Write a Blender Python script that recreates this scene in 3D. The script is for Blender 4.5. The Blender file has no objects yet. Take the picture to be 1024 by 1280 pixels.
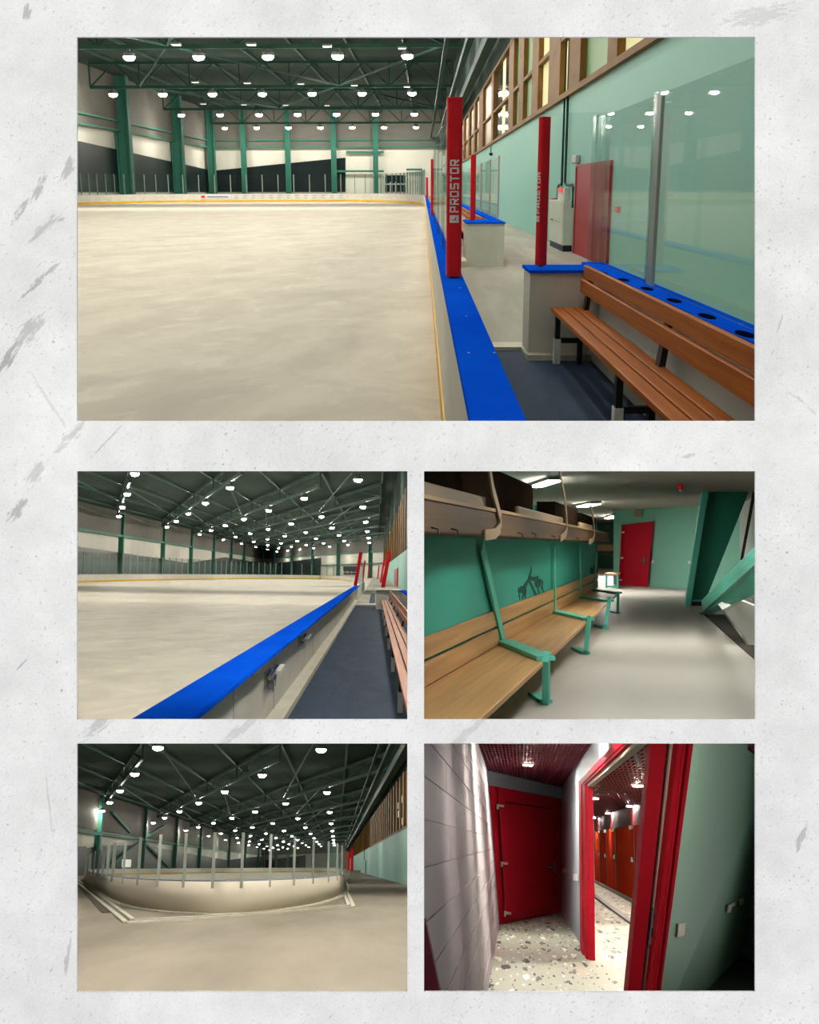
import bpy, bmesh, math, random
from mathutils import Vector, Matrix
random.seed(7)

# ---------------------------------------------------------------- camera, world, exposure
FPX = 1400.0                 # focal length in pixels of the 1024 x 1280 frame
EYE = Vector((0.0, 0.0, 1.6))
WALL_Y = 2.6                 # distance of the plaster wall with its five openings
scene = bpy.context.scene
cd = bpy.data.cameras.new('camera')
cd.sensor_fit = 'HORIZONTAL'; cd.sensor_width = 36.0
cd.lens = FPX / 1024.0 * 36.0
cd.clip_start = 0.05; cd.clip_end = 3000
cam = bpy.data.objects.new('camera', cd)
cam.location = EYE; cam.rotation_euler = (math.pi / 2, 0, 0)
scene.collection.objects.link(cam); scene.camera = cam
world = bpy.data.worlds.new('world'); scene.world = world; world.use_nodes = True
world.node_tree.nodes['Background'].inputs[0].default_value = (1, 1, 1, 1)
world.node_tree.nodes['Background'].inputs[1].default_value = 1.0
vs = scene.view_settings
vs.view_transform = 'Standard'; vs.look = 'None'; vs.gamma = 1; vs.exposure = 0.0; vs.use_curve_mapping = False
scene.cycles.max_bounces = 5; scene.cycles.transparent_max_bounces = 20
scene.cycles.sample_clamp_indirect = 4.0
scene.cycles.use_denoising = True; scene.cycles.use_adaptive_sampling = True; scene.cycles.adaptive_threshold = 0.03
scene.cycles.caustics_reflective = False; scene.cycles.caustics_refractive = False
COL = scene.collection

# ---------------------------------------------------------------- materials
def srgb(r, g, b):
    f = lambda c: (c / 255 / 12.92) if c / 255 <= 0.04045 else ((c / 255 + 0.055) / 1.055) ** 2.4
    return (f(r), f(g), f(b), 1)

def mat(name, c, rough=0.6, metal=0.0, c2=None, scale=(1, 1, 1), detail=4, lo=0.35, hi=0.65, bump=0.0, emit=0.0, spec=0.12, ecol=None):
    m = bpy.data.materials.new(name); m.use_nodes = True
    nt = m.node_tree; b = nt.nodes['Principled BSDF']
    b.inputs['Base Color'].default_value = c
    b.inputs['Roughness'].default_value = rough
    b.inputs['Metallic'].default_value = metal
    b.inputs['Specular IOR Level'].default_value = spec
    if emit:
        b.inputs['Emission Color'].default_value = ecol or c
        b.inputs['Emission Strength'].default_value = emit
    if c2 is not None or bump:
        tc = nt.nodes.new('ShaderNodeTexCoord'); mp = nt.nodes.new('ShaderNodeMapping')
        mp.inputs['Scale'].default_value = scale
        nz = nt.nodes.new('ShaderNodeTexNoise'); nz.inputs['Scale'].default_value = 1.0
        nz.inputs['Detail'].default_value = detail; nz.inputs['Roughness'].default_value = 0.6
        nt.links.new(tc.outputs['Object'], mp.inputs[0]); nt.links.new(mp.outputs[0], nz.inputs['Vector'])
        if c2 is not None:
            rp = nt.nodes.new('ShaderNodeValToRGB')
            rp.color_ramp.elements[0].position = lo; rp.color_ramp.elements[1].position = hi
            rp.color_ramp.elements[0].color = c; rp.color_ramp.elements[1].color = c2
            nt.links.new(nz.outputs['Fac'], rp.inputs[0]); nt.links.new(rp.outputs[0], b.inputs['Base Color'])
        if bump:
            bp = nt.nodes.new('ShaderNodeBump'); bp.inputs['Strength'].default_value = bump
            nt.links.new(nz.outputs['Fac'], bp.inputs['Height']); nt.links.new(bp.outputs[0], b.inputs['Normal'])
    return m

def glass_mat(name, tint, rough=0.01, refl=0.35):
    """clear sheet: tinted see-through with a mirror share that grows towards grazing sight lines"""
    m = bpy.data.materials.new(name); m.use_nodes = True
    nt = m.node_tree; nt.nodes.clear()
    o = nt.nodes.new('ShaderNodeOutputMaterial'); mx = nt.nodes.new('ShaderNodeMixShader')
    t = nt.nodes.new('ShaderNodeBsdfTransparent'); t.inputs[0].default_value = tint
    g = nt.nodes.new('ShaderNodeBsdfGlossy'); g.inputs['Roughness'].default_value = rough
    lw = nt.nodes.new('ShaderNodeLayerWeight'); lw.inputs[0].default_value = 0.5
    pw = nt.nodes.new('ShaderNodeMath'); pw.operation = 'POWER'; pw.inputs[1].default_value = 5.0
    ml = nt.nodes.new('ShaderNodeMath'); ml.operation = 'MULTIPLY_ADD'; ml.inputs[1].default_value = refl; ml.inputs[2].default_value = 0.015
    nt.links.new(lw.outputs['Facing'], pw.inputs[0]); nt.links.new(pw.outputs[0], ml.inputs[0]); nt.links.new(ml.outputs[0], mx.inputs[0])
    nt.links.new(t.outputs[0], mx.inputs[1])
    nt.links.new(g.outputs[0], mx.inputs[2]); nt.links.new(mx.outputs[0], o.inputs[0])
    return m

M = {}
def ice_mat(name, sx, sy, ang):
    """resurfaced ice: broad patches and thin smeared strokes in two tones"""
    m = mat(name, srgb(206, 200, 186), 0.6, spec=0.05)
    nt = m.node_tree; N = nt.nodes.new; Lk = nt.links.new; b = nt.nodes['Principled BSDF']
    tc = N('ShaderNodeTexCoord'); out = None
    for k, (fx, fy, det, lo, hi, dark, w) in enumerate(((.30, .8, 6, .35, .65, 0, .55), (.42, 2.0, 7, .42, .66, 0, .6), (.9, 4.5, 6, .54, .72, 1, .5), (.5, 2.6, 6, .5, .75, 1, .4))):
        mp = N('ShaderNodeMapping'); mp.inputs['Scale'].default_value = (sx, sy, 1)
        m2 = N('ShaderNodeMapping'); m2.inputs['Rotation'].default_value = (0, 0, ang + .12 * k); m3 = N('ShaderNodeMapping'); m3.inputs['Scale'].default_value = (fx, fy, 1)
        nz = N('ShaderNodeTexNoise'); nz.inputs['Scale'].default_value = 1; nz.inputs['Detail'].default_value = det; nz.inputs['Roughness'].default_value = .65; nz.inputs['Distortion'].default_value = .6
        Lk(tc.outputs['Object'], mp.inputs[0]); Lk(mp.outputs[0], m2.inputs[0]); Lk(m2.outputs[0], m3.inputs[0]); Lk(m3.outputs[0], nz.inputs['Vector'])
        r = N('ShaderNodeMapRange'); r.inputs[1].default_value = lo; r.inputs[2].default_value = hi; r.inputs[4].default_value = w; Lk(nz.outputs['Fac'], r.inputs[0])
        mx = N('ShaderNodeMixRGB'); Lk(r.outputs[0], mx.inputs[0])
        if out is None: mx.inputs[1].default_value = srgb(196, 189, 174)
        else: Lk(out, mx.inputs[1])
        mx.inputs[2].default_value = srgb(226, 220, 204) if not dark else (srgb(178, 172, 158) if k == 3 else srgb(238, 233, 220)); out = mx.outputs[0]
    Lk(out, b.inputs['Base Color']); return m
M['ice'] = ice_mat('ice', 1.6, .2, -.25)
M['ice2'] = ice_mat('ice_wide', 1.4, .16, -.25)
M['concrete'] = mat('concrete', srgb(158, 154, 144), 0.7, c2=srgb(188, 184, 172), scale=(1.1, 0.12, 1), detail=7, spec=0.1)
M['concrete4'] = mat('concrete_warm', srgb(136, 127, 114), 0.7, c2=srgb(162, 152, 138), scale=(0.3, 0.05, 1), detail=8, spec=0.1)
M['board'] = mat('white_board', srgb(228, 225, 215), 0.45, c2=srgb(216, 212, 200), scale=(2, 0.5, 2))
M['boardw'] = mat('cream_board', srgb(238, 227, 206), 0.5, c2=srgb(243, 233, 214), scale=(0.1, 0.03, 1))
M['kick'] = mat('yellow_kick', srgb(236, 190, 60), 0.45, c2=srgb(226, 178, 52), scale=(1, 0.3, 1))
M['blue'] = mat('blue_cap', srgb(8, 82, 230), 0.6, spec=0.0, c2=srgb(14, 94, 240), scale=(3, 1, 3))
M['greycap'] = mat('grey_cap', srgb(150, 162, 190), 0.4, c2=srgb(140, 150, 180), scale=(1, 1, 1))
M['red'] = mat('red_pad', srgb(224, 34, 46), 0.45, c2=srgb(216, 30, 42), scale=(4, 4, 4))
M['white'] = mat('white_print', srgb(245, 243, 240), 0.5, c2=srgb(238, 236, 234), scale=(5, 5, 5))
M['mat'] = mat('blue_rubber', srgb(44, 62, 84), 0.75, c2=srgb(54, 74, 98), scale=(5, 0.9, 5), detail=6, spec=0.1)
M['curb'] = mat('cream_curb', srgb(226, 222, 206), 0.6, c2=srgb(212, 206, 188), scale=(4, 0.8, 4))
M['wood'] = mat('orange_wood', srgb(150, 80, 26), 0.5, spec=.08, c2=srgb(186, 108, 42), scale=(26, 0.7, 26), detail=6, lo=0.3, hi=0.7)
M['black'] = mat('black_steel', srgb(34, 36, 38), 0.45, c2=srgb(42, 44, 46), scale=(5, 5, 5))
M['teal'] = mat('teal_wall', srgb(142, 196, 184), 0.6, spec=.2, c2=srgb(148, 202, 190), scale=(0.4, 0.05, 0.4))
M['door'] = mat('crimson_door', srgb(168, 26, 44), 0.45, c2=srgb(176, 30, 48), scale=(3, 0.5, 3))
M['cab'] = mat('cabinet_grey', srgb(214, 216, 206), 0.5, c2=srgb(206, 208, 198), scale=(3, 1, 3))
M['dgreen'] = mat('dark_green_pipe', srgb(26, 62, 54), 0.6, spec=.1, c2=srgb(32, 70, 62), scale=(3, 1, 3))
M['oak'] = mat('window_oak', srgb(116, 84, 42), 0.6, spec=.1, c2=srgb(138, 102, 54), scale=(6, 0.3, 1.5))
M['winlit'] = mat('lit_curtain', srgb(226, 220, 170), 0.6, c2=srgb(236, 230, 184), scale=(2, 0.2, 0.3), emit=0.35, ecol=srgb(236, 228, 170))
M['wingreen'] = mat('green_curtain', srgb(112, 150, 104), 0.5, c2=srgb(124, 160, 116), scale=(2, 0.2, 0.3), emit=0.06)
M['winbrown'] = mat('brown_reflection', srgb(132, 110, 66), 0.35, c2=srgb(150, 126, 78), scale=(2, 0.5, 0.3))  # reflection in the window panes put into the colour as plain brown
M['winbrownd'] = mat('brown_blind_dark', srgb(84, 66, 38), 0.6, spec=0, c2=srgb(98, 78, 46), scale=(2, 0.1, 0.3))
M['windark'] = mat('dark_pane', srgb(52, 56, 48), 0.08, c2=srgb(62, 66, 56), scale=(2, 0.2, 0.3))
M['steel'] = mat('green_steel', srgb(56, 112, 98), 0.6, spec=.1, c2=srgb(62, 120, 104), scale=(0.5, 0.1, 0.5))
M['truss'] = mat('truss_green', srgb(48, 82, 73), 0.6, spec=.1, c2=srgb(56, 90, 80), scale=(0.5, 0.1, 0.5))
M['roof'] = mat('roof_deck', srgb(70, 82, 78), 0.8, spec=0.0, c2=srgb(78, 90, 86), scale=(0.2, 0.05, 0.2))
M['pale'] = mat('pale_cladding', srgb(206, 204, 194), 0.6, c2=srgb(214, 212, 202), scale=(0.2, 0.2, 0.1))
M['greyw'] = mat('grey_cladding', srgb(104, 102, 96), 0.7, spec=0.1, c2=srgb(112, 110, 104), scale=(0.2, 0.2, 0.6))
M['glazing'] = mat('night_glazing', srgb(20, 32, 34), 0.4, spec=0.1, c2=srgb(26, 38, 40), scale=(0.2, 0.2, 0.3))
M['chrome'] = mat('chrome', srgb(200, 200, 198), 0.25, metal=1.0, c2=srgb(180, 180, 178), scale=(20, 5, 20))
M['stanch'] = mat('stanchion_grey', srgb(176, 184, 178), 0.4, c2=srgb(186, 192, 186), scale=(2, 2, 2))
M['stanchd'] = mat('stanchion_dull', srgb(124, 138, 132), 0.5, c2=srgb(132, 146, 140), scale=(2, 2, 2))
M['lamp'] = mat('lamp_lens', srgb(255, 246, 226), 0.5, emit=330.0, ecol=(1.0, 0.94, 0.83, 1))
M['lampB'] = mat('lamp_lens_b', srgb(255, 246, 226), 0.5, emit=600.0, ecol=(1.0, 0.94, 0.83, 1))
M['lampC'] = mat('lamp_lens_c', srgb(255, 246, 226), 0.5, emit=360.0, ecol=(1.0, 0.94, 0.83, 1))
M['lampFill'] = mat('lamp_lens_fill', srgb(255, 246, 226), 0.5, emit=720.0, ecol=(1.0, 0.94, 0.83, 1))  # lens of the added unseen lamps
M['lampoff'] = mat('lamp_small', srgb(230, 232, 226), 0.5, emit=.9, ecol=(1.0, 0.97, 0.9, 1))
M['housing'] = mat('lamp_housing', srgb(120, 130, 126), 0.5, c2=srgb(110, 120, 116), scale=(4, 4, 4))
M['divider'] = mat('divider_pale', srgb(196, 204, 198), 0.8, c2=srgb(204, 212, 206), scale=(0.2, 0.2, 0.2))
M['glass'] = glass_mat('rink_glass', (0.93, 0.955, 0.945, 1))
M['glassfar'] = glass_mat('rink_glass_far', (0.93, 0.96, 0.95, 1), 0.05, 0.2)
M['acryl'] = glass_mat('acrylic_edge', (0.80, 0.86, 0.85, 1), 0.15)
M['partition'] = mat('partition_dark', srgb(70, 82, 78), 0.8, c2=srgb(78, 90, 86), scale=(0.2, 0.2, 0.2))

# ---------------------------------------------------------------- rooms: each a place of its own behind one opening
class Room:
    """A room with its own floor plane (z = 0), long axis y and eye height h."""
    def __init__(s, u0, v0, h, u1=None, v1=None):
        d = lambda u, v: Vector(((u - 512) / FPX, 1.0, (640 - v) / FPX))
        f = d(u0, v0).normalized()
        if u1 is None:
            up = Vector((1, 0, 0)).cross(f).normalized()
            right = f.cross(Vector((0, 0, 1))).normalized(); up = right.cross(f).normalized()
        else:
            up = f.cross(d(u1, v1)).normalized()
            if up.z < 0: up = -up
            right = f.cross(up).normalized()
        s.R = Matrix((right, f, up)).transposed(); s.h = h
        s.Mx = Matrix.Translation(EYE) @ s.R.to_4x4() @ Matrix.Translation((0, 0, -h))
        s.RT = s.R.transposed()
        s.o = Vector((0, 0, h)); s.clips = []
    def keep(s, u0, v0, u1, v1):
        """the place ends at its dividing wall (through these two sight lines); the inner side is the one the middle of the place is on"""
        n = s.ray(u0, v0).cross(s.ray(u1, v1)).normalized()
        if n.dot(s.ray(*s.mid)) < 0: n = -n
        s.clips.append(n)
    def inside(s, p): return all((Vector(p) - s.o).dot(n) > 0 for n in s.clips)
    def ray(s, u, v): return s.RT @ Vector(((u - 512) / FPX, 1.0, (640 - v) / FPX))
    def z(s, u, v, z=0.0):
        d = s.ray(u, v); return s.o + d * ((z - s.h) / d.z)
    def x(s, u, v, x):
        d = s.ray(u, v); return s.o + d * (x / d.x)
    def y(s, u, v, y):
        d = s.ray(u, v); return s.o + d * (y / d.y)
    def wall(s, u, v, a, b):
        """point of the vertical plane through floor points a and b"""
        n = Vector((b[1] - a[1], a[0] - b[0], 0)); d = s.ray(u, v)
        return s.o + d * ((Vector((a[0], a[1], 0)) - Vector((0, 0, 0))).dot(n) / d.dot(n))
    def px(s, p):
        w = s.R @ (Vector(p) - s.o); return 512 + FPX * w.x / w.y, 640 - FPX * w.z / w.y

V = lambda *a: Vector(a)
ROOM_OF = {}

class MB:
    def __init__(s): s.v = []; s.f = []
    def poly(s, pts):
        n = len(s.v); s.v += [Vector(p) for p in pts]; s.f.append(tuple(range(n, n + len(pts)))); return s
    def hexa(s, p):
        """p: 4 bottom points then 4 top points, same order round"""
        n = len(s.v); s.v += [Vector(q) for q in p]
        for f in ((0, 3, 2, 1), (4, 5, 6, 7), (0, 1, 5, 4), (1, 2, 6, 5), (2, 3, 7, 6), (3, 0, 4, 7)):
            s.f.append(tuple(n + i for i in f))
        return s
    def box(s, x0, x1, y0, y1, z0, z1):
        return s.hexa([(x0, y0, z0), (x1, y0, z0), (x1, y1, z0), (x0, y1, z0), (x0, y0, z1), (x1, y0, z1), (x1, y1, z1), (x0, y1, z1)])
    def prism(s, pts, ext):
        """closed prism: polygon pts swept by ext"""
        n = len(s.v); k = len(pts); e = Vector(ext)
        s.v += [Vector(p) for p in pts] + [Vector(p) + e for p in pts]
        s.f.append(tuple(range(n + k - 1, n - 1, -1))); s.f.append(tuple(range(n + k, n + 2 * k)))
        for i in range(k):
            j = (i + 1) % k; s.f.append((n + i, n + j, n + k + j, n + k + i))
        return s
    def bar(s, a, b, w, h, up=(0, 0, 1)):
        """rectangular beam from a to b, w across, h along up"""
        a, b, up = Vector(a), Vector(b), Vector(up)
        t = (b - a).normalized(); sd = t.cross(up)
        if sd.length < 1e-5: sd = t.cross(Vector((0, 1, 0)))
        sd = sd.normalized() * (w / 2); u2 = sd.cross(t).normalized() * (h / 2)
        return s.hexa([a - sd - u2, a + sd - u2, b + sd - u2, b - sd - u2, a - sd + u2, a + sd + u2, b + sd + u2, b - sd + u2])
    def tube(s, pts, r, n=8):
        pts = [Vector(p) for p in pts]; rings = []
        for i, p in enumerate(pts):
            t = ((pts[min(i + 1, len(pts) - 1)] - pts[max(i - 1, 0)])).normalized()
            a = t.cross(Vector((0, 0, 1)))
            if a.length < 1e-4: a = t.cross(Vector((1, 0, 0)))
            a.normalize(); b = t.cross(a)
            k = len(s.v); rr = r[i] if isinstance(r, (list, tuple)) else r
            s.v += [p + (a * math.cos(2 * math.pi * q / n) + b * math.sin(2 * math.pi * q / n)) * rr for q in range(n)]
            rings.append(k)
        for i in range(len(rings) - 1):
            for q in range(n):
                s.f.append((rings[i] + q, rings[i] + (q + 1) % n, rings[i + 1] + (q + 1) % n, rings[i + 1] + q))
        s.f.append(tuple(rings[0] + q for q in range(n))[::-1]); s.f.append(tuple(rings[-1] + q for q in range(n)))
        return s
    def strip(s, pts, lo, hi, thick):
        """upright ribbon that follows floor points, from z lo to z hi, thick across"""
        L = len(pts); P = [Vector((p[0], p[1], 0)) for p in pts]; n = len(s.v)
        for i in range(L):
            t = (P[min(i + 1, L - 1)] - P[max(i - 1, 0)]).normalized(); sd = Vector((-t.y, t.x, 0)) * thick
            for q in ((P[i], lo), (P[i], hi), (P[i] + sd, hi), (P[i] + sd, lo)): s.v.append(Vector((q[0].x, q[0].y, q[1])))
        for i in range(L - 1):
            a, b = n + 4 * i, n + 4 * i + 4
            for k in range(4): s.f.append((a + k, b + k, b + (k + 1) % 4, a + (k + 1) % 4))
        s.f.append((n, n + 1, n + 2, n + 3)); e = n + 4 * (L - 1); s.f.append((e + 3, e + 2, e + 1, e))
        return s
    def trim(s, rm):
        for n in rm.clips:
            if all((v - rm.o).dot(n) >= -1e-6 for v in s.v): continue
            bm = bmesh.new(); vv = [bm.verts.new(v) for v in s.v]
            for f in s.f:
                try: bm.faces.new([vv[i] for i in f])
                except ValueError: pass
            r = bmesh.ops.bisect_plane(bm, geom=bm.verts[:] + bm.edges[:] + bm.faces[:], plane_co=rm.o, plane_no=n, clear_inner=True)
            cut = [e for e in r['geom_cut'] if isinstance(e, bmesh.types.BMEdge)]
            if cut and len(bm.faces) > 1:
                try: bmesh.ops.holes_fill(bm, edges=cut)
                except Exception: pass
            bm.verts.index_update()
            s.v = [v.co.copy() for v in bm.verts]; s.f = [tuple(v.index for v in f.verts) for f in bm.faces]; bm.free()
    def build(s, name, material, room=None, parent=None, base=None, smooth=False, bevel=0.0):
        if parent is not None:
            base = Vector(parent['base_xyz'])
        elif base is None:
            base = Vector((sum(v.x for v in s.v) / len(s.v), sum(v.y for v in s.v) / len(s.v), min(v.z for v in s.v)))
        base = Vector(base)
        rm = room or (ROOM_OF.get(parent.name) if parent is not None else None)
        if rm: s.trim(rm)
        me = bpy.data.meshes.new(name); me.from_pydata([v - base for v in s.v], [], s.f); me.update()
        me.materials.append(material)
        if smooth: me.polygons.foreach_set('use_smooth', [True] * len(me.polygons))
        o = bpy.data.objects.new(name, me); COL.objects.link(o)
        if parent is not None: o.parent = parent
        else: o.matrix_world = (room.Mx if room else Matrix()) @ Matrix.Translation(base)
        o['base_xyz'] = tuple(base); ROOM_OF[o.name] = rm
        if bevel:
            b = o.modifiers.new('bevel', 'BEVEL'); b.width = bevel; b.segments = 2; b.limit_method = 'ANGLE'
        return o

def tag(o, label, cat, group=None, kind=None):
    o['label'] = label; o['category'] = cat
    if group: o['group'] = group
    if kind: o['kind'] = kind
    return o
def thing(room, name, base, label, cat, group=None, kind=None):
    o = bpy.data.objects.new(name, None); COL.objects.link(o); o.empty_display_size = 0.2
    o.matrix_world = room.Mx @ Matrix.Translation(Vector(base)); o['base_xyz'] = tuple(base); ROOM_OF[o.name] = room
    return tag(o, label, cat, group, kind)
def struct(o, label, cat):
    return tag(o, label, cat, kind='structure')
def dup(room, root, base, label):
    r = root.copy(); COL.objects.link(r); r.matrix_world = room.Mx @ Matrix.Translation(Vector(base)); r['base_xyz'] = tuple(base); r['label'] = label
    for ch in list(root.children):
        c = ch.copy(); COL.objects.link(c); c.parent = r
        for g in list(ch.children):
            d = g.copy(); COL.objects.link(d); d.parent = c
    return r
def dup_scaled(room, root, base, scale, label):
    r = dup(room, root, base, label); r.matrix_world = r.matrix_world @ Matrix.Scale(scale, 4); return r
def area(room, name, p, sx, sy, power, color=(1, 0.93, 0.82), aim=None):
    l = bpy.data.lights.new(name, 'AREA'); l.shape = 'RECTANGLE'; l.size = sx; l.size_y = sy; l.energy = power; l.color = color
    o = bpy.data.objects.new(name, l); COL.objects.link(o)
    m = Matrix.Translation(Vector(p))
    if aim is not None:
        m = m @ (Vector(aim) - Vector(p)).to_track_quat('-Z', 'Y').to_matrix().to_4x4()
    o.matrix_world = room.Mx @ m
    return o
ORD = ['first', 'second', 'third', 'fourth', 'fifth', 'sixth', 'seventh', 'eighth', 'ninth', 'tenth', 'eleventh', 'twelfth']

# ---------------------------------------------------------------- the plaster wall with its five openings
K = WALL_Y / FPX
def plaster():
    m = bpy.data.materials.new('scuffed_plaster'); m.use_nodes = True
    nt = m.node_tree; N = nt.nodes.new; Lk = nt.links.new; b = nt.nodes['Principled BSDF']; b.inputs['Roughness'].default_value = 0.85
    tc = N('ShaderNodeTexCoord'); mp = N('ShaderNodeMapping'); mp.inputs['Scale'].default_value = (1 / K, 1 / K, 1 / K)
    Lk(tc.outputs['Object'], mp.inputs[0])
    def noise(vec, sc, det=4, rough=0.6):
        n = N('ShaderNodeTexNoise'); n.inputs['Scale'].default_value = sc; n.inputs['Detail'].default_value = det; n.inputs['Roughness'].default_value = rough
        Lk(vec, n.inputs['Vector']); return n.outputs['Fac']
    def ramp(f, a, bb, c0=0.0, c1=1.0):
        r = N('ShaderNodeMapRange'); r.inputs[1].default_value = a; r.inputs[2].default_value = bb; r.inputs[3].default_value = c0; r.inputs[4].default_value = c1
        Lk(f, r.inputs[0]); return r.outputs[0]
    def math_(op, a, bb):
        n = N('ShaderNodeMath'); n.operation = op
        for i, q in enumerate((a, bb)):
            if isinstance(q, (int, float)): n.inputs[i].default_value = q
            else: Lk(q, n.inputs[i])
        return n.outputs[0]
    def rot(vec, ang, sx, sz, off=(0, 0)):
        a = N('ShaderNodeMapping'); a.vector_type = 'POINT'
        a.inputs['Location'].default_value = (-off[0], 0, -off[1])
        r = N('ShaderNodeMapping'); r.inputs['Rotation'].default_value = (0, ang, 0)
        s = N('ShaderNodeMapping'); s.inputs['Scale'].default_value = (sx, 1, sz)
        Lk(vec, a.inputs[0]); Lk(a.outputs[0], r.inputs[0]); Lk(r.outputs[0], s.inputs[0]); return s.outputs[0]
    P = mp.outputs[0]
    big = ramp(noise(P, 0.006, 3), 0.3, 0.7, -0.085, 0.085)
    mid = ramp(noise(P, 0.03, 5), 0.3, 0.7, -0.035, 0.035)
    fine = ramp(noise(P, 0.35, 3), 0.3, 0.7, -0.045, 0.045)
    v = math_('ADD', math_('ADD', big, mid), math_('ADD', fine, 0.765))
    specks = math_('MULTIPLY', ramp(noise(P, 0.19, 3), 0.61, 0.69), ramp(noise(P, 0.012, 2), 0.4, 0.62, 0.15, 1))
    specks2 = ramp(noise(rot(P, 0.9, 0.06, 0.30), 1.0, 3), 0.63, 0.72)
    scr = ramp(noise(rot(P, 0.85, 0.011, 0.5), 1.0, 3), 0.66, 0.72)
    scr = math_('MULTIPLY', scr, ramp(noise(P, 0.014, 2), 0.5, 0.6))
    dark = math_('MAXIMUM', math_('MAXIMUM', math_('MULTIPLY', specks, 0.55), math_('MULTIPLY', specks2, 0.3)), math_('MULTIPLY', scr, 0.35))
    # scuff marks of the wall: (u, v, half length, half width, angle, strength)
    marks = [(33, 16, 14, 9, 1.1, .8), (48, 236, 26, 7, 1.15, .75), (85, 212, 26, 8, 1.2, .7), (26, 264, 22, 6, 1.0, .75), (12, 445, 36, 10, .95, .85), (50, 350, 44, 5, .75, .7),
             (38, 412, 34, 16, .85, .6), (90, 545, 34, 8, .8, .6), (20, 640, 26, 9, .95, .8), (45, 590, 26, 12, 1.0, .55), (75, 275, 8, 3, .4, .6), (55, 285, 34, 7, .75, .5),
             (1002, 1047, 22, 9, 1.1, .7), (125, 905, 40, 10, .7, .5), (130, 555, 40, 1.6, .8, .6), (28, 830, 18, 1.5, .8, .7), (85, 1195, 40, 4, 1.4, .5), (62, 1010, 60, 2, -1.45, .4),
             (975, 405, 20, 1.6, 1.25, .5), (1000, 500, 34, 3, -.7, .45), (860, 570, 9, 4, .2, .6), (590, 910, 60, 8, .7, .35), (300, 912, 60, 8, .7, .4), (950, 20, 60, 16, .2, .4), (60, 500, 60, 3, -1.0, .35)]
    grain = {}
    for (u, vv, hl, hw, ang, st) in marks:
        c = ((u - 512), (640 - vv))
        q = rot(P, ang, 1 / hl, 1 / hw, c)
        ln = N('ShaderNodeVectorMath'); ln.operation = 'LENGTH'
        flat = N('ShaderNodeVectorMath'); flat.operation = 'MULTIPLY'; flat.inputs[1].default_value = (1, 0, 1)
        Lk(q, flat.inputs[0]); Lk(flat.outputs[0], ln.inputs[0])
        fall = ramp(ln.outputs['Value'], 0.2, 1.1, 1, 0)
        key = round(ang, 1)
        if key not in grain: grain[key] = noise(rot(P, key, 0.05, 0.22), 1.0, 5, 0.7)
        st_ = math_('MULTIPLY', ramp(math_('ADD', grain[key], math_('MULTIPLY', fall, 0.25)), 0.60, 0.68), st * 0.62)
        dark = math_('MAXIMUM', dark, math_('MULTIPLY', st_, ramp(fall, 0.0, 0.25)))
    val = math_('SUBTRACT', v, math_('MULTIPLY', dark, 0.62))
    cb = N('ShaderNodeCombineColor'); Lk(val, cb.inputs[0]); Lk(val, cb.inputs[1]); Lk(math_('MULTIPLY', val, 1.005), cb.inputs[2])
    Lk(cb.outputs[0], b.inputs['Base Color'])
    bp = N('ShaderNodeBump'); bp.inputs['Strength'].default_value = 0.08; bp.inputs['Distance'].default_value = 0.002
    Lk(val, bp.inputs['Height']); Lk(bp.outputs[0], b.inputs['Normal'])
    return m
holes = [(96.3, 46, 944.3, 526), (96, 589, 509.3, 899.3), (530.2, 589, 944.3, 899.3), (96, 929.4, 509.3, 1239.8), (530.2, 929.4, 944.3, 1239.8)]
us = [-70000, 96.15, 509.3, 530.2, 944.3, 70000]; vv_ = [-40000, 46, 526, 589, 899.3, 929.4, 1239.8, 60000]
mb = MB(); T = 0.006
W3 = lambda u, v, d=0.0: Vector(((u - 512) * K, WALL_Y + d, EYE.z + (640 - v) * K))
solid = lambda i, j: not any(h[0] - 1 <= us[i] and us[i + 1] <= h[2] + 1 and h[1] - 1 <= vv_[j] and vv_[j + 1] <= h[3] + 1 for h in holes)
for i in range(5):
    for j in range(7):
        if not solid(i, j): continue
        a, b_, c, d = (us[i], vv_[j]), (us[i + 1], vv_[j]), (us[i + 1], vv_[j + 1]), (us[i], vv_[j + 1])
        mb.poly([W3(*d), W3(*c), W3(*b_), W3(*a)]); mb.poly([W3(*a, T), W3(*b_, T), W3(*c, T), W3(*d, T)])
for (u0, v0, u1, v1) in holes:
    q = [(u0, v0), (u1, v0), (u1, v1), (u0, v1)]
    for k in range(4):
        a, b_ = q[k], q[(k + 1) % 4]; mb.poly([W3(*a), W3(*b_), W3(*b_, T), W3(*a, T)])
o = mb.build('wall_front', plaster(), base=EYE + Vector((0, WALL_Y, 0)))
struct(o, 'scuffed pale grey plaster wall with five rectangular openings', 'wall')

# added unseen partitions that keep the five places and their light apart
FAR = 900.0
def pz(v, y): return EYE.z + (640 - v) / FPX * y
for v, nm in ((557.5, 'upper'), (914.4, 'lower')):
    p = [V(-140, WALL_Y + .01, pz(v, WALL_Y + .01)), V(140, WALL_Y + .01, pz(v, WALL_Y + .01)), V(140, FAR, pz(v, FAR)), V(-140, FAR, pz(v, FAR))]
    struct(MB().poly(p).build('wall_divider', M['partition']), 'dark dividing slab between the stacked ' + nm + ' views', 'wall')
xv = lambda y: (519.8 - 512) / FPX * y
ya = WALL_Y + .01
struct(MB().poly([V(xv(ya), ya, pz(557.5, ya)), V(xv(FAR), FAR, pz(557.5, FAR)), V(xv(FAR), FAR, pz(1900, FAR)), V(xv(ya), ya, pz(1900, ya))]).build('wall_divider', M['divider']),
       'pale upright dividing wall between side by side views', 'wall')  # kept pale so that it bounces light onto the near boards

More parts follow.
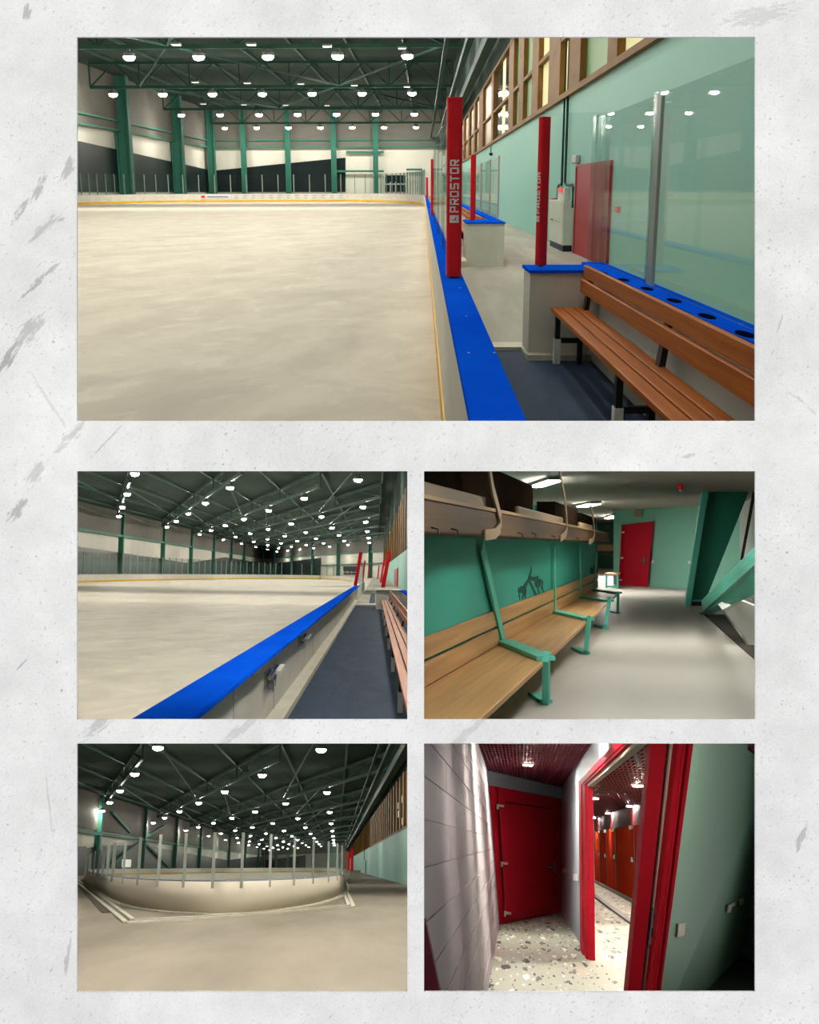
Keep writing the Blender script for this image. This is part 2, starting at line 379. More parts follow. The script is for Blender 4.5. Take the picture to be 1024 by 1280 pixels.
# ---------------------------------------------------------------- shared builders
LET = {'P': [(0, 0, .22, 1), (0, .8, 1, 1), (.78, .45, 1, 1), (0, .38, 1, .56)],
       'R': [(0, 0, .22, 1), (0, .8, 1, 1), (.78, .5, 1, 1), (0, .38, 1, .56), (.52, .18, .78, .4), (.74, 0, 1, .24)],
       'O': [(0, 0, .22, 1), (.78, 0, 1, 1), (0, 0, 1, .2), (0, .8, 1, 1)],
       'S': [(0, .8, 1, 1), (0, .42, .22, 1), (0, .42, 1, .6), (.78, 0, 1, .6), (0, 0, 1, .2)],
       'T': [(0, .8, 1, 1), (.39, 0, .61, 1)]}
def post(room, base, h, wx, wy, label, ang=0.0, letters=None, lean=(0, 0), group='red padded posts'):
    """padded goal-line post; letters: (face, z0, z1, cap height) printed along the post"""
    base = Vector(base); t = thing(room, 'padded_post', base, label, 'post', group)
    ca, sa = math.cos(ang), math.sin(ang)
    def P(x, y, z): return base + V(x * ca - y * sa + lean[0] * z, x * sa + y * ca + lean[1] * z, z)
    b = min(wx, wy) * .22; hx, hy = wx / 2, wy / 2
    ring = [(-hx + b, -hy), (hx - b, -hy), (hx - b * .3, -hy + b * .3), (hx, -hy + b), (hx, hy - b), (hx - b * .3, hy - b * .3), (hx - b, hy), (-hx + b, hy), (-hx + b * .3, hy - b * .3), (-hx, hy - b), (-hx, -hy + b), (-hx + b * .3, -hy + b * .3)]
    m = MB(); m.v = [P(x, y, .013) for x, y in ring] + [P(x, y, h) for x, y in ring]; n = len(ring)
    m.f = [tuple(range(n))[::-1], tuple(range(n, 2 * n))] + [(i, (i + 1) % n, n + (i + 1) % n, n + i) for i in range(n)]
    m.build('pad', M['red'], parent=t)
    MB().box(base.x - hx * .6, base.x + hx * .6, base.y - hy * .6, base.y + hy * .6, base.z + .001, base.z + .012).build('base_plate', M['black'], parent=t)
    if letters:
        face, z0, z1, cap = letters
        q = MB()
        def R2(a0, c0, a1, c1):           # a along the post, c across (towards the letters' tops)
            if face == 'front': f = lambda a, c: P(-c + cap / 2, -hy - .0015, a)
            else: f = lambda a, c: P(-hx - .0015, c - cap / 2, a)
            q.poly([f(a0, c0), f(a0, c1), f(a1, c1), f(a1, c0)])
        wd = (z1 - z0) / 7
        for i, ch in enumerate('PROSTOR'):
            for (x0, y0, x1, y1) in LET[ch]:
                R2(z0 + (i + x0 * .8) * wd, y0 * cap, z0 + (i + x1 * .8) * wd, y1 * cap)
        lo = z0 - wd * 1.35; s = wd
        for (x0, y0, x1, y1) in ((0, 0, .32, 1), (0, 0, 1, .3), (.75, 0, 1, 1), (.32, .7, .75, 1), (.45, .42, .75, .7)):
            R2(lo + x0 * s, y0 * cap, lo + x1 * s, y1 * cap)
        q.build('lettering', M['white'], parent=t)
    return t

def lamp_master(room, p, r, label, group, emat=None):
    p = Vector(p); t = thing(room, 'high_bay_lamp', p, label, 'lamp', group)
    m = MB(); n = 14
    ring = lambda rr, z: [p + V(rr * math.cos(2 * math.pi * k / n), rr * math.sin(2 * math.pi * k / n), z) for k in range(n)]
    prof = [(r, 0), (r * 1.06, .02), (r * .98, .28), (r * .4, .42), (r * .25, .62)]
    for rr, z in prof: m.v += ring(rr, z)
    for i in range(len(prof) - 1):
        for k in range(n): m.f.append((i * n + k, i * n + (k + 1) % n, (i + 1) * n + (k + 1) % n, (i + 1) * n + k))
    m.f.append(tuple((len(prof) - 1) * n + k for k in range(n)))
    m.build('housing', M['housing'], parent=t)
    d = MB(); d.v = ring(r * .97, -.02) + ring(r * .92, -.16) + ring(r * .62, -.30) + [p + V(0, 0, -.36)]
    d.f = [((k + 1) % n + q * n, k + q * n, k + q * n + n, (k + 1) % n + q * n + n) for q in range(2) for k in range(n)] + [((k + 1) % n + 2 * n, k + 2 * n, 3 * n) for k in range(n)]
    d.build('lens', emat or M['lamp'], parent=t)
    MB().tube([p + V(0, 0, .6), p + V(0, 0, 1.1)], .03, 6).build('hanger', M['housing'], parent=t)
    return t

def truss(room, nodes, zlo, zhi, label, group, ok, w=.28):
    """lattice girder over a row of plan points"""
    nodes = [n for n in nodes if ok(V(n[0], n[1], zhi)) and ok(V(n[0], n[1], zlo))]
    if len(nodes) < 2: return None
    L = [V(n[0], n[1], zlo) for n in nodes]; U = [V(n[0], n[1], zhi) for n in nodes]
    t = thing(room, 'roof_truss', L[0], label, 'roof truss', group)
    MB().bar(L[0], L[-1], w, w * 1.2).build('bottom_chord', M['truss'], parent=t)
    MB().bar(U[0], U[-1], w, w * 1.2).build('top_chord', M['truss'], parent=t)
    for i in range(len(L)):
        MB().bar(L[i], U[i], w * .6, w * .6, (0, 1, 0)).build('vertical', M['truss'], parent=t)
        if i + 1 < len(L):
            mid = (U[i] + U[i + 1]) / 2
            MB().bar(L[i], mid, w * .55, w * .55).build('diagonal', M['truss'], parent=t)
            MB().bar(mid, L[i + 1], w * .55, w * .55).build('diagonal', M['truss'], parent=t)
    return t

def column(room, p, z1, w, d, label, group='green steel columns', lean=None, z0=0.0):
    """H section steel column"""
    p = Vector((p[0], p[1], z0)); t = thing(room, 'steel_column', p, label, 'column', group)
    for sx in (-1, 1): MB().box(p.x + sx * w / 2 - w * .07, p.x + sx * w / 2 + w * .07, p.y - d / 2, p.y + d / 2, z0, z1).build('flange', M['steel'], parent=t)
    MB().box(p.x - w / 2, p.x + w / 2, p.y - d * .12, p.y + d * .12, z0, z1).build('web', M['steel'], parent=t)
    MB().box(p.x - w * .8, p.x + w * .8, p.y - d * .8, p.y + d * .8, z0, z0 + .03).build('base_plate', M['steel'], parent=t)
    return t

def bench(room, x0, x1, xb, y0, y1, zf, zs, frames, label, back=True, group='slatted wooden benches', cup=False):
    """slatted bench running along y: seat x0..x1, back at xb"""
    t = thing(room, 'slatted_bench', V((x0 + x1) / 2, (y0 + y1) / 2, zf), label, 'bench', group)
    w = (x1 - x0); g = w * .045; k = (w - 2 * g) / 3
    for i in range(3):
        a = x0 + i * (k + g); MB().box(a, a + k, y0, y1, zs - .045, zs).build('seat_slat', M['wood'], parent=t, bevel=.006)
    if back:
        MB().box(xb - .02, xb + .02, y0, y1, zs + .285, zs + .40).build('back_slat', M['wood'], parent=t, bevel=.006)
        MB().box(xb - .045, xb - .005, y0, y1, zs + .145, zs + .270).build('back_slat', M['wood'], parent=t, bevel=.006)
    for y in frames:
        f = .045
        lg = MB().box(x0 + .02, x0 + .02 + f, y - f, y + f, zf + .012, zs - .046).build('leg', M['black'], parent=t)
        MB().box(x0 + .012, x0 + .028 + f, y - f - .01, y + f + .01, zf, zf + .24).build('foot_guard', M['white'], parent=lg)
        MB().box(x1 - .04 - f, x1 - .04, y - f, y + f, zf, zs - .046).build('leg', M['black'], parent=t)
        MB().box(x0 + .03, x1 - .05, y - f * .7, y + f * .7, zf + .20, zf + .245).build('stretcher', M['black'], parent=t)
        MB().box(x0 + .03, x1 - .03, y - f * .7, y + f * .7, zs - .075, zs - .046).build('seat_bearer', M['black'], parent=t)
        if back:
            MB().hexa([(x1 - .05, y - f * 1.4, zs - .06), (x1 - .005, y - f * 1.4, zs - .06), (x1 - .005, y + f * 1.4, zs - .06), (x1 - .05, y + f * 1.4, zs - .06),
                       (xb + .021, y - f * 1.4, zs + .38), (xb + .05, y - f * 1.4, zs + .38), (xb + .05, y + f * 1.4, zs + .38), (xb + .021, y + f * 1.4, zs + .38)]).build('back_support', M['black'], parent=t)
    return t

def pane(room, pts, thick, parent, name='pane', material=None):
    """glass sheet: 4 corner points, given thickness along its normal"""
    p = [Vector(q) for q in pts]; n = (p[1] - p[0]).cross(p[3] - p[0]).normalized() * thick
    return MB().prism(p, n).build(name, material or M['glass'], parent=parent)

def rink_boards(room, pts, top, label, group, inner=1, thick=.12, glass=None, capmat=None, facemat=None, kick=True, cap=True):
    """barrier along floor points; inner = side of the ice"""
    t = thing(room, 'rink_boards', V(pts[0][0], pts[0][1], 0), label, 'rink boards', group)
    MB().strip(pts, 0.0, top - .05, thick * inner).build('board_face', facemat or M['board'], parent=t)
    if kick: MB().strip(pts, 0.0, top * .24, -.03 * inner).build('kick_plate', M['kick'], parent=t)
    if cap: MB().strip(pts, top - .05, top, thick * inner * 1.15).build('cap_rail', capmat or M['greycap'], parent=t)
    return t

def glass_run(room, pts, z0, z1, label, group, sw=.06, mat_=None, name='rink_glass'):
    t = thing(room, name, V(pts[0][0], pts[0][1], z0), label, 'glass screen', group)
    for i, p in enumerate(pts):
        MB().box(p[0] - sw / 2, p[0] + sw / 2, p[1] - sw / 2, p[1] + sw / 2, z0, z1).build('stanchion', M['stanchd'], parent=t)
        if i + 1 < len(pts):
            q = pts[i + 1]; pane(room, [V(p[0], p[1], z0), V(q[0], q[1], z0), V(q[0], q[1], z1 - .05), V(p[0], p[1], z1 - .05)], .015, t, material=mat_ or M['glassfar'])
    return t
def resample(pts, n):
    P = [Vector((p[0], p[1])) for p in pts]; L = [0]
    for a, b in zip(P, P[1:]): L.append(L[-1] + (b - a).length)
    out = []
    for k in range(n):
        s = L[-1] * k / (n - 1); i = max(j for j in range(len(L)) if L[j] <= s + 1e-9); i = min(i, len(P) - 2)
        f = (s - L[i]) / (L[i + 1] - L[i]); out.append(P[i].lerp(P[i + 1], f))
    return out

# ================================================================ top view: rink hall seen along the boards
A = Room(529, 234, 1.83); A.mid = (520, 286); A.keep(0, 557, 1024, 557)
XW, XL, YF = 3.96, -43.7, 236.0        # teal wall, far side wall, end wall
HL = 13.0; ZB, ZT = 13.8, 16.6; ROOF = 17.0
struct(MB().poly([V(XL, 3, 0), V(.15, 3, 0), V(.15, YF, 0), V(XL, YF, 0)]).build('floor', M['ice'], A), 'bare pale ice surface of the wide top rink view', 'floor')
struct(MB().box(.34, XW, 12.1, YF, -.1, .17).build('floor', M['concrete'], A), 'grey concrete walkway beside the rink in the top view', 'floor')
struct(MB().box(.30, 1.70, 2.7, 12.1, -.1, .185).build('floor', M['mat'], A), 'dark blue rubber floor of the player bench area', 'floor')
struct(MB().poly([V(XL, 2.7, ROOF), V(XL, YF, ROOF), V(XW, YF, ROOF), V(XW, 2.7, ROOF)]).build('ceiling', M['roof'], A), 'dark grey green roof deck of the top rink hall', 'ceiling')
# teal wall and its window band
struct(MB().box(XW, XW + .3, 2.7, YF, 0, 4.22).build('wall_right', M['teal'], A), 'teal painted wall along the rink walkway, top view', 'wall')
struct(MB().box(XW, XW + .3, 2.7, YF, 8.0, ROOF).build('wall_right', M['roof'], A), 'dark wall strip above the wooden window band, top view', 'wall')
WB = thing(A, 'window_1', V(XW, 30, 4.22), 'long wood framed window band above the teal wall', 'window', kind='structure')
MB().box(XW - .12, XW + .2, 2.7, YF, 4.16, 4.30).build('sill', M['oak'], parent=WB)
MB().box(XW - .08, XW + .2, 2.7, YF, 7.9, 8.05).build('head_rail', M['oak'], parent=WB)
MB().box(XW - .06, XW + .2, 20, YF, 5.75, 5.87).build('transom', M['oak'], parent=WB)
yW = lambda u: A.x(u, 150, XW).y
segs = [(900, 835, 'winlit'), (835, 772, 'winlit'), (772, 760, 'w'), (760, 726, 'wingreen'), (726, 711, 'w'), (711, 701, 'winlit'), (701, 687, 'w'), (687, 674, 'winlit'), (674, 666, 'w'), (666, 661.5, 'winlit'), (661.5, 655.5, 'wingreen'),
        (655.5, 650, 'w'), (650, 643, 'wingreen'), (643, 637, 'w'), (637, 629, 'windark'), (629, 625.5, 'winlit'), (625.5, 618, 'windark'), (618, 615.5, 'w'), (615.5, 605, 'winbrown'), (605, 600, 'w'), (600, 595, 'winbrown'), (595, 593, 'w'),
        (593, 588, 'winbrown'), (588, 586.3, 'w'), (586.3, 581.5, 'winbrown'), (581.5, 580, 'w'), (580, 576, 'winbrown'), (576, 574.5, 'w'), (574.5, 566, 'winbrown'), (566, 564, 'w'), (564, 555.5, 'winbrown')]
for a, b, k in segs:
    y0, y1 = yW(a), min(yW(b), YF)
    if k == 'w': MB().box(XW - .07, XW + .2, y0, y1, 4.30, 7.9).build('mullion', M['oak'], parent=WB)
    else: MB().box(XW + .1, XW + .16, y0, y1, 4.30, 7.9).build('pane', M[k], parent=WB)
# red door in the teal wall
D1 = thing(A, 'door_1', V(XW, 24, .17), 'crimson flush door in the teal wall behind rink glass', 'door', kind='structure')
y0, y1 = yW(768), yW(726)
MB().box(XW - .05, XW, y0, y1, .17, 2.30).build('door_leaf', M['door'], parent=D1)
MB().box(XW - .07, XW, y0 - .12, y0, .17, 2.34).build('door_frame', M['door'], parent=D1)
MB().box(XW - .07, XW, y1, y1 + .12, .17, 2.34).build('door_frame', M['door'], parent=D1)
MB().box(XW - .07, XW, y0 - .12, y1 + .12, 2.30, 2.36).build('door_frame', M['door'], parent=D1)
MB().box(XW - .12, XW - .05, y0 + .3, y0 + .5, 1.15, 1.2).build('door_handle', M['chrome'], parent=D1)
# electrical cabinet and conduits
cb = thing(A, 'electrical_cabinet', V(3.8, 32, .17), 'pale grey electrical cabinet standing against the teal wall', 'cabinet')
MB().box(3.70, XW - .006, 30.6, 34.0, .33, 1.47).build('cabinet_body', M['cab'], parent=cb, bevel=.01)
MB().box(3.685, 3.70, 30.7, 33.9, .92, 1.45).build('cabinet_door', M['cab'], parent=cb)
MB().box(3.685, 3.70, 30.7, 33.9, .35, .90).build('cabinet_door', M['cab'], parent=cb)
MB().box(3.675, 3.685, 32.9, 33.4, .92, .95).build('handle', M['black'], parent=cb)
MB().box(3.72, XW - .006, 30.6, 33.8, .17, .33).build('plinth', M['black'], parent=cb)
sb = thing(A, 'switch_box', V(3.87, 32.3, 1.48), 'small grey switch box with red lamp above the cabinet', 'switch box')
MB().box(3.82, XW, 31.5, 33.1, 1.48, 1.80).build('box_body', M['cab'], parent=sb)
MB().box(3.80, 3.82, 31.9, 32.8, 1.68, 1.79).build('red_lamp', mat('red_light', srgb(230, 50, 40), .4, emit=.8), parent=sb)
tag(MB().box(3.82, XW - .006, 34.2, 34.9, 1.32, 1.50).build('alarm_button', M['red'], A), 'small red alarm button box beside the grey cabinet', 'alarm button')
for dy, dz, who in ((0.0, 0, 'nearer'), (.75, 0, 'farther')):
    y = 32.1 + dy; e = 30.35 if dy == 0 else 33.7
    zb = 1.30 if dy == 0 else 1.49
    tag(MB().tube([V(XW - .06, y, 11), V(XW - .06, y, 1.95), V(XW - .06, y + (e - y) * .15, 1.88), V(XW - .06, e - (e - y) * .15, 1.88), V(XW - .06, e, 1.80), V(XW - .06, e, zb)], .035, 6).build('conduit', M['dgreen'], A),
        who + ' dark green conduit pipe running up the teal wall', 'pipe', 'conduits on the teal wall')
p = A.x(723, 199, XW)
tag(MB().box(XW - .12, XW, p.y - .4, p.y + .4, p.z - .1, p.z + .1).build('wall_speaker', M['stanch'], A, bevel=.03), 'small pale wall horn above the crimson door', 'loudspeaker')
p = A.x(774, 262, XW)
tag(MB().box(XW - .06, XW, p.y - .18, p.y + .18, p.z - .06, p.z + .06).build('socket', M['red'], A), 'small red and grey call point beside the crimson door', 'call point')
p = A.x(616, 192, XW)
cc = thing(A, 'security_camera', p, 'small dark camera hanging below the window band', 'camera')
MB().tube([p + V(-.1, 0, .4), p + V(-.1, 0, 0)], .03, 6).build('stem', M['black'], parent=cc)
MB().tube([p + V(-.1, 0, .03), p + V(-.1, 0, -.03), p + V(-.1, 0, -.12)], [.1, .13, .04], 8).build('dome', M['black'], parent=cc)

# near boards with the blue cap
xl, xr = A.z(588, 526, 1.1).x, A.z(660, 526, 1.1).x
nb = thing(A, 'rink_boards', V(.2, 40, 0), 'white rink boards with broad blue cap running away from viewer', 'rink boards')
MB().box(.16, .28, 2.7, 111, 0, 1.06).build('board_face', M['board'], parent=nb)
MB().box(.148, .16, 2.7, 111, .0, .20).build('kick_plate', M['kick'], parent=nb)
ycap = [2.75, A.z(590, 441, 1.1).y, A.z(575, 375, 1.1).y, 14.1, 31, 62, 111]
for a, b in zip(ycap, ycap[1:]):
    MB().box(xl, xr, a + .004, b - .004, 1.06, 1.10).build('cap_section', M['blue'], parent=nb, bevel=.008)
for u, v in ((586, 441), (618, 441), (583, 395), (575, 360)):
    q = A.z(u, v, 1.1); MB().tube([q, q + V(0, 0, .002)], .006, 6).build('screw', M['white'], parent=nb)
# far boards: straight runs with long rounded corners
fb = [(-40.5, 60), (-40.5, 122)]
for k in range(1, 10):
    t_ = math.pi / 2 * k / 9; fb.append((-29.5 - 11 * math.cos(t_), 122 + 32 * math.sin(t_)))
fb += [(-20, 154.3), (-12.5, 154)]
for k in range(1, 12):
    t_ = math.pi / 2 * k / 11; fb.append((-11.35 + 11.5 * math.sin(t_), 113 + 41 * math.cos(t_)))
RB = rink_boards(A, fb, 1.1, 'long white rink boards with yellow kick strip across far ice', None, thick=.15)
for k in range(26):           # faint printed dashes along the far boards
    for z0 in (.5, .78):
        a = -33 + k * 1.15; MB().box(a, a + .5, 153.5, 153.56, z0, z0 + .07).build('print_dash', M['greycap'], parent=RB) if a > -27 and a < -10.8 and k % 1 == 0 else None
MB().box(-29.6, -25.4, 153.3, 153.4, .42, 1.0).build('advert', M['white'], parent=RB)
MB().box(-29.3, -28.8, 153.22, 153.3, .6, .85).build('advert_mark', M['red'], parent=RB)
MB().box(-28.5, -25.7, 153.22, 153.3, .66, .82).build('advert_lettering', M['greycap'], parent=RB)
glass_run(A, resample(fb[1:], 48), 1.11, 3.5, 'long row of clear glass panels above the far white boards', None, sw=.11)

# end wall and far side wall of the hall
struct(MB().box(XL, XW, YF, YF + .4, 0, ROOF).build('wall_back', M['pale'], A), 'pale end wall of the hall in the top view', 'wall')
struct(MB().box(XL - .4, XL, 2.7, YF, 0, ROOF).build('wall_left', M['pale'], A), 'pale side wall of the hall in the top view', 'wall')
def onB(u, v, d=.1): return A.y(u, v, YF - d)
def onL(u, v, d=.1): return A.x(u, v, XL + d)
g1 = [onB(260, 214), onB(432, 197), onB(432, 240), onB(260, 240)]
struct(MB().prism(g1, (0, -.1, 0)).build('window_2', M['glazing'], A), 'dark wedge of night glazing rising along the pale end wall', 'window')
struct(MB().prism([onL(-300, 88), onL(96, 176), onL(259, 212), onL(259, 240), onL(-300, 240)], (.1, 0, 0)).build('window_3', M['glazing'], A), 'dark wedge of night glazing sinking along far side wall', 'window')
zg = onB(400, 184).z
struct(MB().box(XL + .1, XW, YF - .6, YF - .1, zg, ROOF).build('trim_1', M['greyw'], A), 'grey upper cladding band on the end wall, top view', 'wall band')
struct(MB().box(XL + .1, XL + .5, 2.7, YF, zg, ROOF).build('trim_2', M['greyw'], A), 'grey upper cladding band on the far side wall, top view', 'wall band')
for i, zz in enumerate((zg - .1, zg + 1.2)):
    struct(MB().box(XL + .5, XW, YF - 1.0, YF - .6, zz, zz + .25).build('trim_%d' % (3 + i), M['steel'], A), ['lower', 'upper'][i] + ' green steel rail across the end wall, top view', 'rail')
    struct(MB().box(XL + .5, XL + .9, 2.7, YF, zz, zz + .25).build('trim_%d' % (5 + i), M['steel'], A), ['lower', 'upper'][i] + ' green steel rail along the far side wall, top view', 'rail')
for k, u in enumerate((306, 361, 418, 470)):
    p = onB(u, 230, 1.6); column(A, p, ROOF, .9, .9, 'green steel column on the end wall, %s from the crimson posts, top view' % ORD[3 - k])
for k, u in enumerate((159, 225)):
    p = onL(u, 230, 1.2); column(A, p, ROOF, 1.7, 1.7, 'green steel column on the far side wall, %s the corner, top view' % ('farther from' if k == 0 else 'next to'))
column(A, (XL + 1.4, YF - 1.6), ROOF, 1.3, 1.3, 'green steel column in the far corner of the hall, top view')
for k, (u0, u1, v) in enumerate(((420, 480, 214), (433, 480, 190), (508, 528, 212))):
    a, b = onB(u0, v, .8), onB(u1, v, .8); struct(MB().bar(a, b, .3, .4).build('trim_%d' % (8 + k), M['steel'], A), ['long lower', 'short upper', 'corner'][k] + ' green girt on the end wall, top view', 'girt')
GD = thing(A, 'door_2', onB(494, 240, .5), 'dark glazed double door in the far end wall, top view', 'door', kind='structure')
a, b = onB(480.5, 240, .5), onB(508, 219, .5)
MB().box(a.x, b.x, YF - .7, YF - .5, a.z, b.z).build('door_glazing', M['glazing'], parent=GD)
for u in (481, 488, 494.5, 501, 507.5):
    q = onB(u, 230, .75).x; MB().box(q - .1, q + .1, YF - .8, YF - .7, a.z, a.z + (b.z - a.z) * (.6 if u not in (481, 507.5) else 1)).build('door_bar', M['stanch'], parent=GD)
MB().box(a.x, b.x, YF - .8, YF - .7, a.z + 1.4, a.z + 1.65).build('door_bar', M['stanch'], parent=GD)

# roof girders and lamps
okA = lambda p: True
lampx = [-1.38 - 6.15 * k for k in range(7)]
lamp0 = None
for i, y in enumerate((65.3, 106, 146.8, 187.4, 228)):
    truss(A, [(3.6, y)] + [(2.0 - 6.15 * k, y) for k in range(8)], ZB, ZT, 'green lattice roof girder, %s from the viewer, top hall' % ORD[i], 'roof girders of the top hall', okA, w=.30)
    for k, x in enumerate(lampx):
        if i == 0: continue
        lab = 'lit high bay lamp, %s from the teal wall in %s lamp row, top hall' % (ORD[k], ORD[i])
        if lamp0 is None: lamp0 = lamp_master(A, (x, y, HL), .52, lab, 'high bay lamps of the top hall')
        else: dup(A, lamp0, (x, y, HL), lab)
sm0 = None
for k, (u, v) in enumerate(((220, 56), (314, 56), (409, 58), (503, 60.5), (244, 103), (309, 104), (376, 105), (443, 107), (509, 108.5), (254, 130), (305, 131), (357, 131.5), (409, 132))):
    p = A.z(u, v, 13.6); lab = 'small dim lamp fixed to the girder, %s of its scattered row, top hall' % ORD[k % 12]
    if k == 12: lab = 'small dim lamp on a deep girder beside the far columns, top hall'
    if sm0 is None:
        sm0 = thing(A, 'girder_lamp', p, lab, 'lamp', 'small girder lamps of the top hall')
        MB().box(p.x - .4, p.x + .4, p.y - .5, p.y + .5, p.z, p.z + .15).build('housing', M['housing'], parent=sm0)
        MB().box(p.x - .36, p.x + .36, p.y - .45, p.y + .45, p.z - .04, p.z).build('lens', M['lampoff'], parent=sm0)
    else: dup(A, sm0, p, lab)
for k, x in enumerate((-2.2, -8.2, -14.3, -20.3, -26.4, -32.4, -38)):
    o = MB().bar(V(x, 30, ZT + .2), V(x, YF - 2.4, ZT + .2), .22, .3).build('purlin', M['truss'], A)
    tag(o, 'green purlin running lengthwise under the roof, %s from the teal wall, top hall' % ORD[k], 'purlin', 'purlins of the top hall')
# flat bracing between the girders
n = 0
for y0, y1 in ((65.3, 106), (106, 146.8), (146.8, 187.4)):
    for xa, xb in ((-10.3, 2.0), (-22.6, -10.3), (-34.9, -22.6)):
        s_ = 1 if (n % 2 == 0) else -1
        o = MB().bar(V(xa if s_ > 0 else xb, y0, ZB + .1), V(xb if s_ > 0 else xa, y1, ZB + .1), .18, .18).build('roof_brace', M['truss'], A)
        tag(o, 'slanting green brace between lamp rows, %s of nine, top hall' % ORD[n], 'brace', 'roof braces of the top hall'); n += 1
for k, (x, z, w) in enumerate(((3.3, 8.6, .5), (2.6, 9.6, .35), (1.6, 11.2, .3))):
    tag(MB().box(x - w / 2, x + w / 2, 12, YF - 1.2, z, z + w * 1.2).build('service_duct', M['dgreen'], A), 'dark green duct along the roof edge above windows, %s from the teal wall' % ORD[k], 'duct', 'ducts above the window band')

# posts
post(A, A.z(567, 347, 1.1), 1.42, .125, .16, 'tallest red padded post with white lettering on the near blue cap', letters=('front', .53, .955, .075))
q = A.z(676, 333, 1.05)
post(A, q, 1.44, .08, .105, 'red padded post standing on the white half wall end', ang=-1.05, letters=('front', .52, .93, .055))
post(A, V(.25, 31.5, 1.1), 1.45, .085, .2, 'thin red post farther along the blue cap, behind first glass run')
post(A, V(.255, 77, 1.1), 1.35, .15, .3, 'farthest tiny red post on the blue cap')
post(A, A.z(591, 275.5, 1.1), 1.42, .12, .2, 'red padded post on the small white box by the walkway')
# glass on the near boards, between posts
GG = thing(A, 'rink_glass', V(.24, 12, 1.1), 'clear glass panels on the near boards behind tall red post', 'glass screen')
ys = [10.0, 14.1, 18.8, 24, 31.1]
for a, b in zip(ys, ys[1:]):
    pane(A, [V(.24, a + .05, 1.1), V(.24, b - .05, 1.1), V(.24, b - .05, 2.55), V(.24, a + .05, 2.55)], .012, GG)
for y in ys[1:-1]: MB().box(.22, .26, y - .06, y + .06, 1.1, 2.6).build('stanchion', M['acryl'], parent=GG)
# far small box with its glass and bench
fbx = thing(A, 'bench_half_wall', V(1.3, 24, .17), 'small white box end of the farther player bench', 'half wall')
MB().box(.945, 1.755, 24.9, 26.9, .17, 1.07).build('wall_body', M['board'], parent=fbx)
MB().box(.925, 1.775, 24.85, 27.0, 1.07, 1.10).build('cap', M['blue'], parent=fbx)
MB().box(1.62, 1.73, 26.9, 62, .17, 1.07).build('back_panel', M['board'], parent=fbx)
MB().box(1.56, 1.79, 27.0, 62, 1.07, 1.10).build('cap', M['blue'], parent=fbx)
tag(MB().box(.42, .945, 24.6, 26.0, .17, .30).build('threshold', M['curb'], A), 'low white threshold step at the farther bench gate', 'threshold')
bench(A, 1.06, 1.38, 1.46, 28.5, 58, .17, .70, (28, 33, 38, 44), 'distant wooden bench behind the small white box')
GF = thing(A, 'rink_glass', V(1.68, 26, 1.1), 'clear glass panels above the farther bench box', 'glass screen')
ys = [27.1, 30.6, 35.3, 42, 52]
for a, b in zip(ys, ys[1:]): pane(A, [V(1.75, a + .05, 1.106), V(1.75, b - .05, 1.106), V(1.75, b - .05, 2.5), V(1.75, a + .05, 2.5)], .012, GF)
for y in ys: MB().box(1.73, 1.77, y - .06, y + .06, 1.106, 2.52).build('stanchion', M['stanch'], parent=GF)

# bench box in front: half wall, back panel with cup holes, glass, curb
HW = thing(A, 'bench_half_wall', V(1.3, 10.9, .185), 'white half wall with blue cap at the near bench end', 'half wall')
MB().box(1.05, 1.70, 11.2, 11.9, .185, 1.02).build('wall_body', M['board'], parent=HW)
MB().box(1.035, 1.70, 11.15, 11.95, 1.02, 1.05).build('cap', M['blue'], parent=HW)
BP = thing(A, 'bench_back_wall', V(1.66, 7, .185), 'white back wall with blue cup holder ledge behind near bench', 'half wall')
MB().box(1.67, 1.81, 3.8, 11.2, .185, 1.05).build('wall_body', M['board'], parent=BP)
MB().box(1.655, 1.67, 3.8, 11.2, .185, .30).build('skirting', M['curb'], parent=BP)
MB().box(1.645, 1.86, 3.8, 11.9, 1.05, 1.08).build('ledge', M['blue'], parent=BP)
for (u, v) in ((754, 342), (780, 350), (809, 361), (843, 376), (884, 395.5), (932, 418)):
    q = A.z(u, v, 1.0805); m = MB(); k = 16
    m.v = [q + V(.042 * math.cos(2 * math.pi * i / k), .16 * math.sin(2 * math.pi * i / k), 0) for i in range(k)] + [q + V(.038 * math.cos(2 * math.pi * i / k), .15 * math.sin(2 * math.pi * i / k), .004) for i in range(k)]
    m.f = [tuple(range(k, 2 * k))] + [(i, (i + 1) % k, k + (i + 1) % k, k + i) for i in range(k)]
    m.build('cup_hole', mat('hole_dark', srgb(10, 14, 40), .8, spec=0) if 'hole_dark' not in bpy.data.materials else bpy.data.materials['hole_dark'], parent=BP)
G2 = thing(A, 'rink_glass', V(1.72, 9, 1.08), 'tall clear glass screens around the near bench, mirroring lamps', 'glass screen')
gx = 1.80
ya_, yb_ = gx * FPX / (757 - 529), gx * FPX / (807 - 529)
zt = 1.83 + (234 - 147) / FPX * ya_
pane(A, [V(1.17, 11.7, 1.05), V(gx, 11.7, 1.05), V(gx, 11.7, 2.53), V(1.17, 11.7, 2.53)], .012, G2)
pane(A, [V(gx, 11.6, 1.08), V(gx, yb_ + .1, 1.08), V(gx, yb_ + .1, 2.5), V(gx, 11.6, 2.5)], .012, G2)
pane(A, [V(gx, yb_ - .1, 1.08), V(gx, 3.0, 1.08), V(gx, 3.0, 2.5), V(gx, yb_ - .1, 2.5)], .012, G2)
for (x, y, w) in ((gx, 11.65, .05), (1.72, 11.7, .06)):
    MB().box(x - w / 2, x + w / 2, y - .12, y + .12, 1.05, 2.5).build('stanchion', M['acryl'], parent=G2)
MB().box(gx - .035, gx + .01, yb_ - .07, yb_ + .07, 1.06, 2.52).build('stanchion', M['acryl'], parent=G2)
